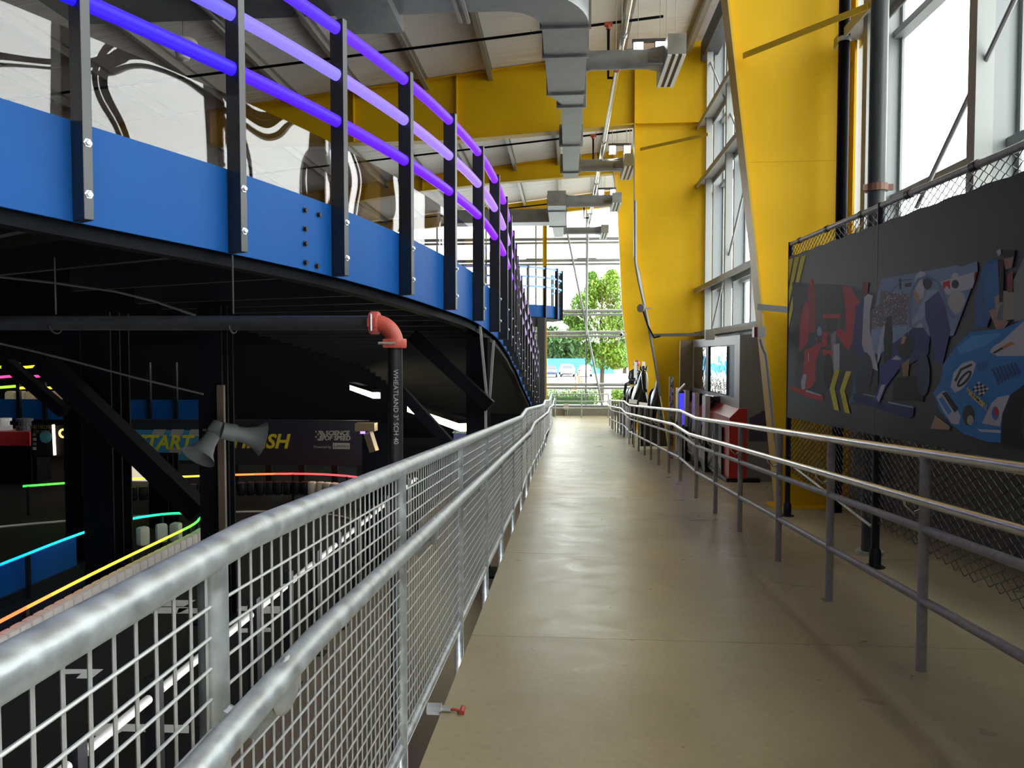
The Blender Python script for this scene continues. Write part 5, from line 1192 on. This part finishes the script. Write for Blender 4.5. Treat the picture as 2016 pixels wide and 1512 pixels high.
xa, xb = atY(1070, 780, 37).x, atY(1172, 780, 37).x; hedge(xa, xb, 36.2, 37.6, .98, 'clipped green hedge below the far window', 11); xa, xb = atY(1206, 780, 37).x, atY(1240, 780, 37).x; hedge(xa, xb, 36.4, 37.6, .95, 'small green hedge right of the far window', 12)
o = MB().span((-40, 107, .12), (7, 107.2, 2.3)).build('blue_fence', mat('sky_blue_hoarding', (.05, .30, .62), .6)); tag(o, 'bright blue hoarding behind the parked cars', 'fence')
def car(px, y, c, lab, rz=0, s=1.0):
    p = atY(px, 720, y); t = thing('car', (p.x, y, .12), lab, 'car', 'parked cars'); m = mat('car_paint', c, .25, .1, coat=.5)
    def sec(prof, w0): return prof
    q = MB(); prof = [(-2.1, .35), (-2.15, .62), (-1.95, .80), (-1.1, .95), (-.45, 1.0), (1.9, 1.02), (2.15, .8), (2.15, .35)]
    rows = [];
    for k, (w, sh) in enumerate(((-.86, .93), (-.80, 1.0), (.80, 1.0), (.86, .93))): rows.append([V(w, yy * sh, .3 + (z - .3) * (.96 if sh < 1 else 1)) for yy, z in prof])
    q.strip(rows, True); q.poly(rows[0]); q.poly(rows[-1])
    cab = [(-1.05, .95, .78), (-.35, 1.42, .60), (.9, 1.45, .60), (1.75, 1.0, .76)]; rows = [[V(-w, yy, z), V(w, yy, z)] for yy, z, w in cab]; q.strip([[V(-w, yy, z) for yy, z, w in cab], [V(w, yy, z) for yy, z, w in cab]])
    body = q.build('body', m, t, origin=V(0, 0, 0), smooth=False); body.location = (0, 0, 0)
    q = MB(); q.poly([V(-.70, -1.0, .99), V(.70, -1.0, .99), V(.55, -.40, 1.40), V(-.55, -.40, 1.40)])
    for sgn in (-1, 1): q.poly([V(sgn * .79, -.95, .96), V(sgn * .61, -.32, 1.40), V(sgn * .61, .9, 1.42), V(sgn * .77, 1.6, 1.0)])
    o = q.build('windows', mat('car_glass', (.05, .06, .07), .08), t, origin=V(0, 0, 0)); o.location = (0, 0, .008)
    for sx in (-1, 1):
        for sy in (-1.35, 1.35):
            o = MB().lathe((sx * .70, sy, .32), (sx, 0, 0), [(0, 0), (0, .32), (.17, .32), (.17, .2), (.15, 0)], 14).build('wheel', M['black'], t, origin=V(0, 0, 0)); o.location = (0, 0, 0)
        o = MB().box((sx * .62, -2.06, .68), (.34, .08, .12)).build('headlamp', M['white'], t, origin=V(0, 0, 0)); o.location = (0, 0, 0)
        o = MB().box((sx * .68, 2.12, .80), (.24, .06, .14)).build('tail_lamp', M['red'], t, origin=V(0, 0, 0)); o.location = (0, 0, 0)
    o = MB().box((0, -2.10, .42), (1.3, .06, .12)).build('bumper_grille', M['darkgrey'], t, origin=V(0, 0, 0)); o.location = (0, 0, 0)
    t.rotation_euler = (0, 0, rz); t.scale = (s, s, s); return t
car(1117, 92, (.75, .75, .76), 'nearest white parked car seen head on'); car(1119, 98.5, (.62, .64, .68), 'white parked car in the middle of the row'); car(1113, 103.6, (.55, .57, .62), 'silver parked car nearest the blue hoarding', math.pi)
car(1083, 90, (.04, .06, .16), 'dark blue parked car beside the yellow column'); car(1151, 93, (.72, .72, .73), 'white parked car half behind the street tree with red tail lamps', math.pi)
M['orange'] = mat('orange_plastic', (.85, .12, .02), .5)
for k, (px, py, h, y, lab) in enumerate(((1140, 745, 1.15, 70, 'tall orange delineator post by the cars'), (1145, 751, .7, 66, 'small orange cone beside the tall post'), (1133, 765, 1.1, 56, 'orange delineator post nearest the window'))):
    x = atY(px, py, y).x; t = thing('delineator', (x, y, .12), lab, 'traffic cone', 'orange delineators'); MB().lathe((x, y, .12), (0, 0, 1), [(0, 0), (0, .22), (.05, .22), (.05, .10), (h, .06), (h, 0)], 10).build('cone', M['orange'], t, smooth=True); MB().lathe((x, y, .12 + h * .6), (0, 0, 1), [(0, .09), (.12, .085)], 10).build('band', M['white'], t)
# pale building opposite the right windows
t = thing('building', (33, 44, .12), 'pale building across the street seen through the right windows', 'building'); M['bwall'] = mat('pale_render', (.55, .54, .50), .8)
MB().span((30, 30, .12), (44, 60, 6.2)).build('wall', M['bwall'], t); MB().span((29.7, 29.7, 6.2), (44.3, 60.3, 6.6)).build('roof', M['girt'], t)
for fl_ in range(2):
    for k in range(9): MB().span((29.95, 31 + 3.1 * k, 1.3 + 2.6 * fl_), (30.0, 33 + 3.1 * k, 2.9 + 2.6 * fl_)).build('window', mat('far_pane', (.10, .14, .15), .15), t) if k == 0 and fl_ == 0 else MB().span((29.95, 31 + 3.1 * k, 1.3 + 2.6 * fl_), (30.0, 33 + 3.1 * k, 2.9 + 2.6 * fl_)).build('window', bpy.data.materials['far_pane'], t)
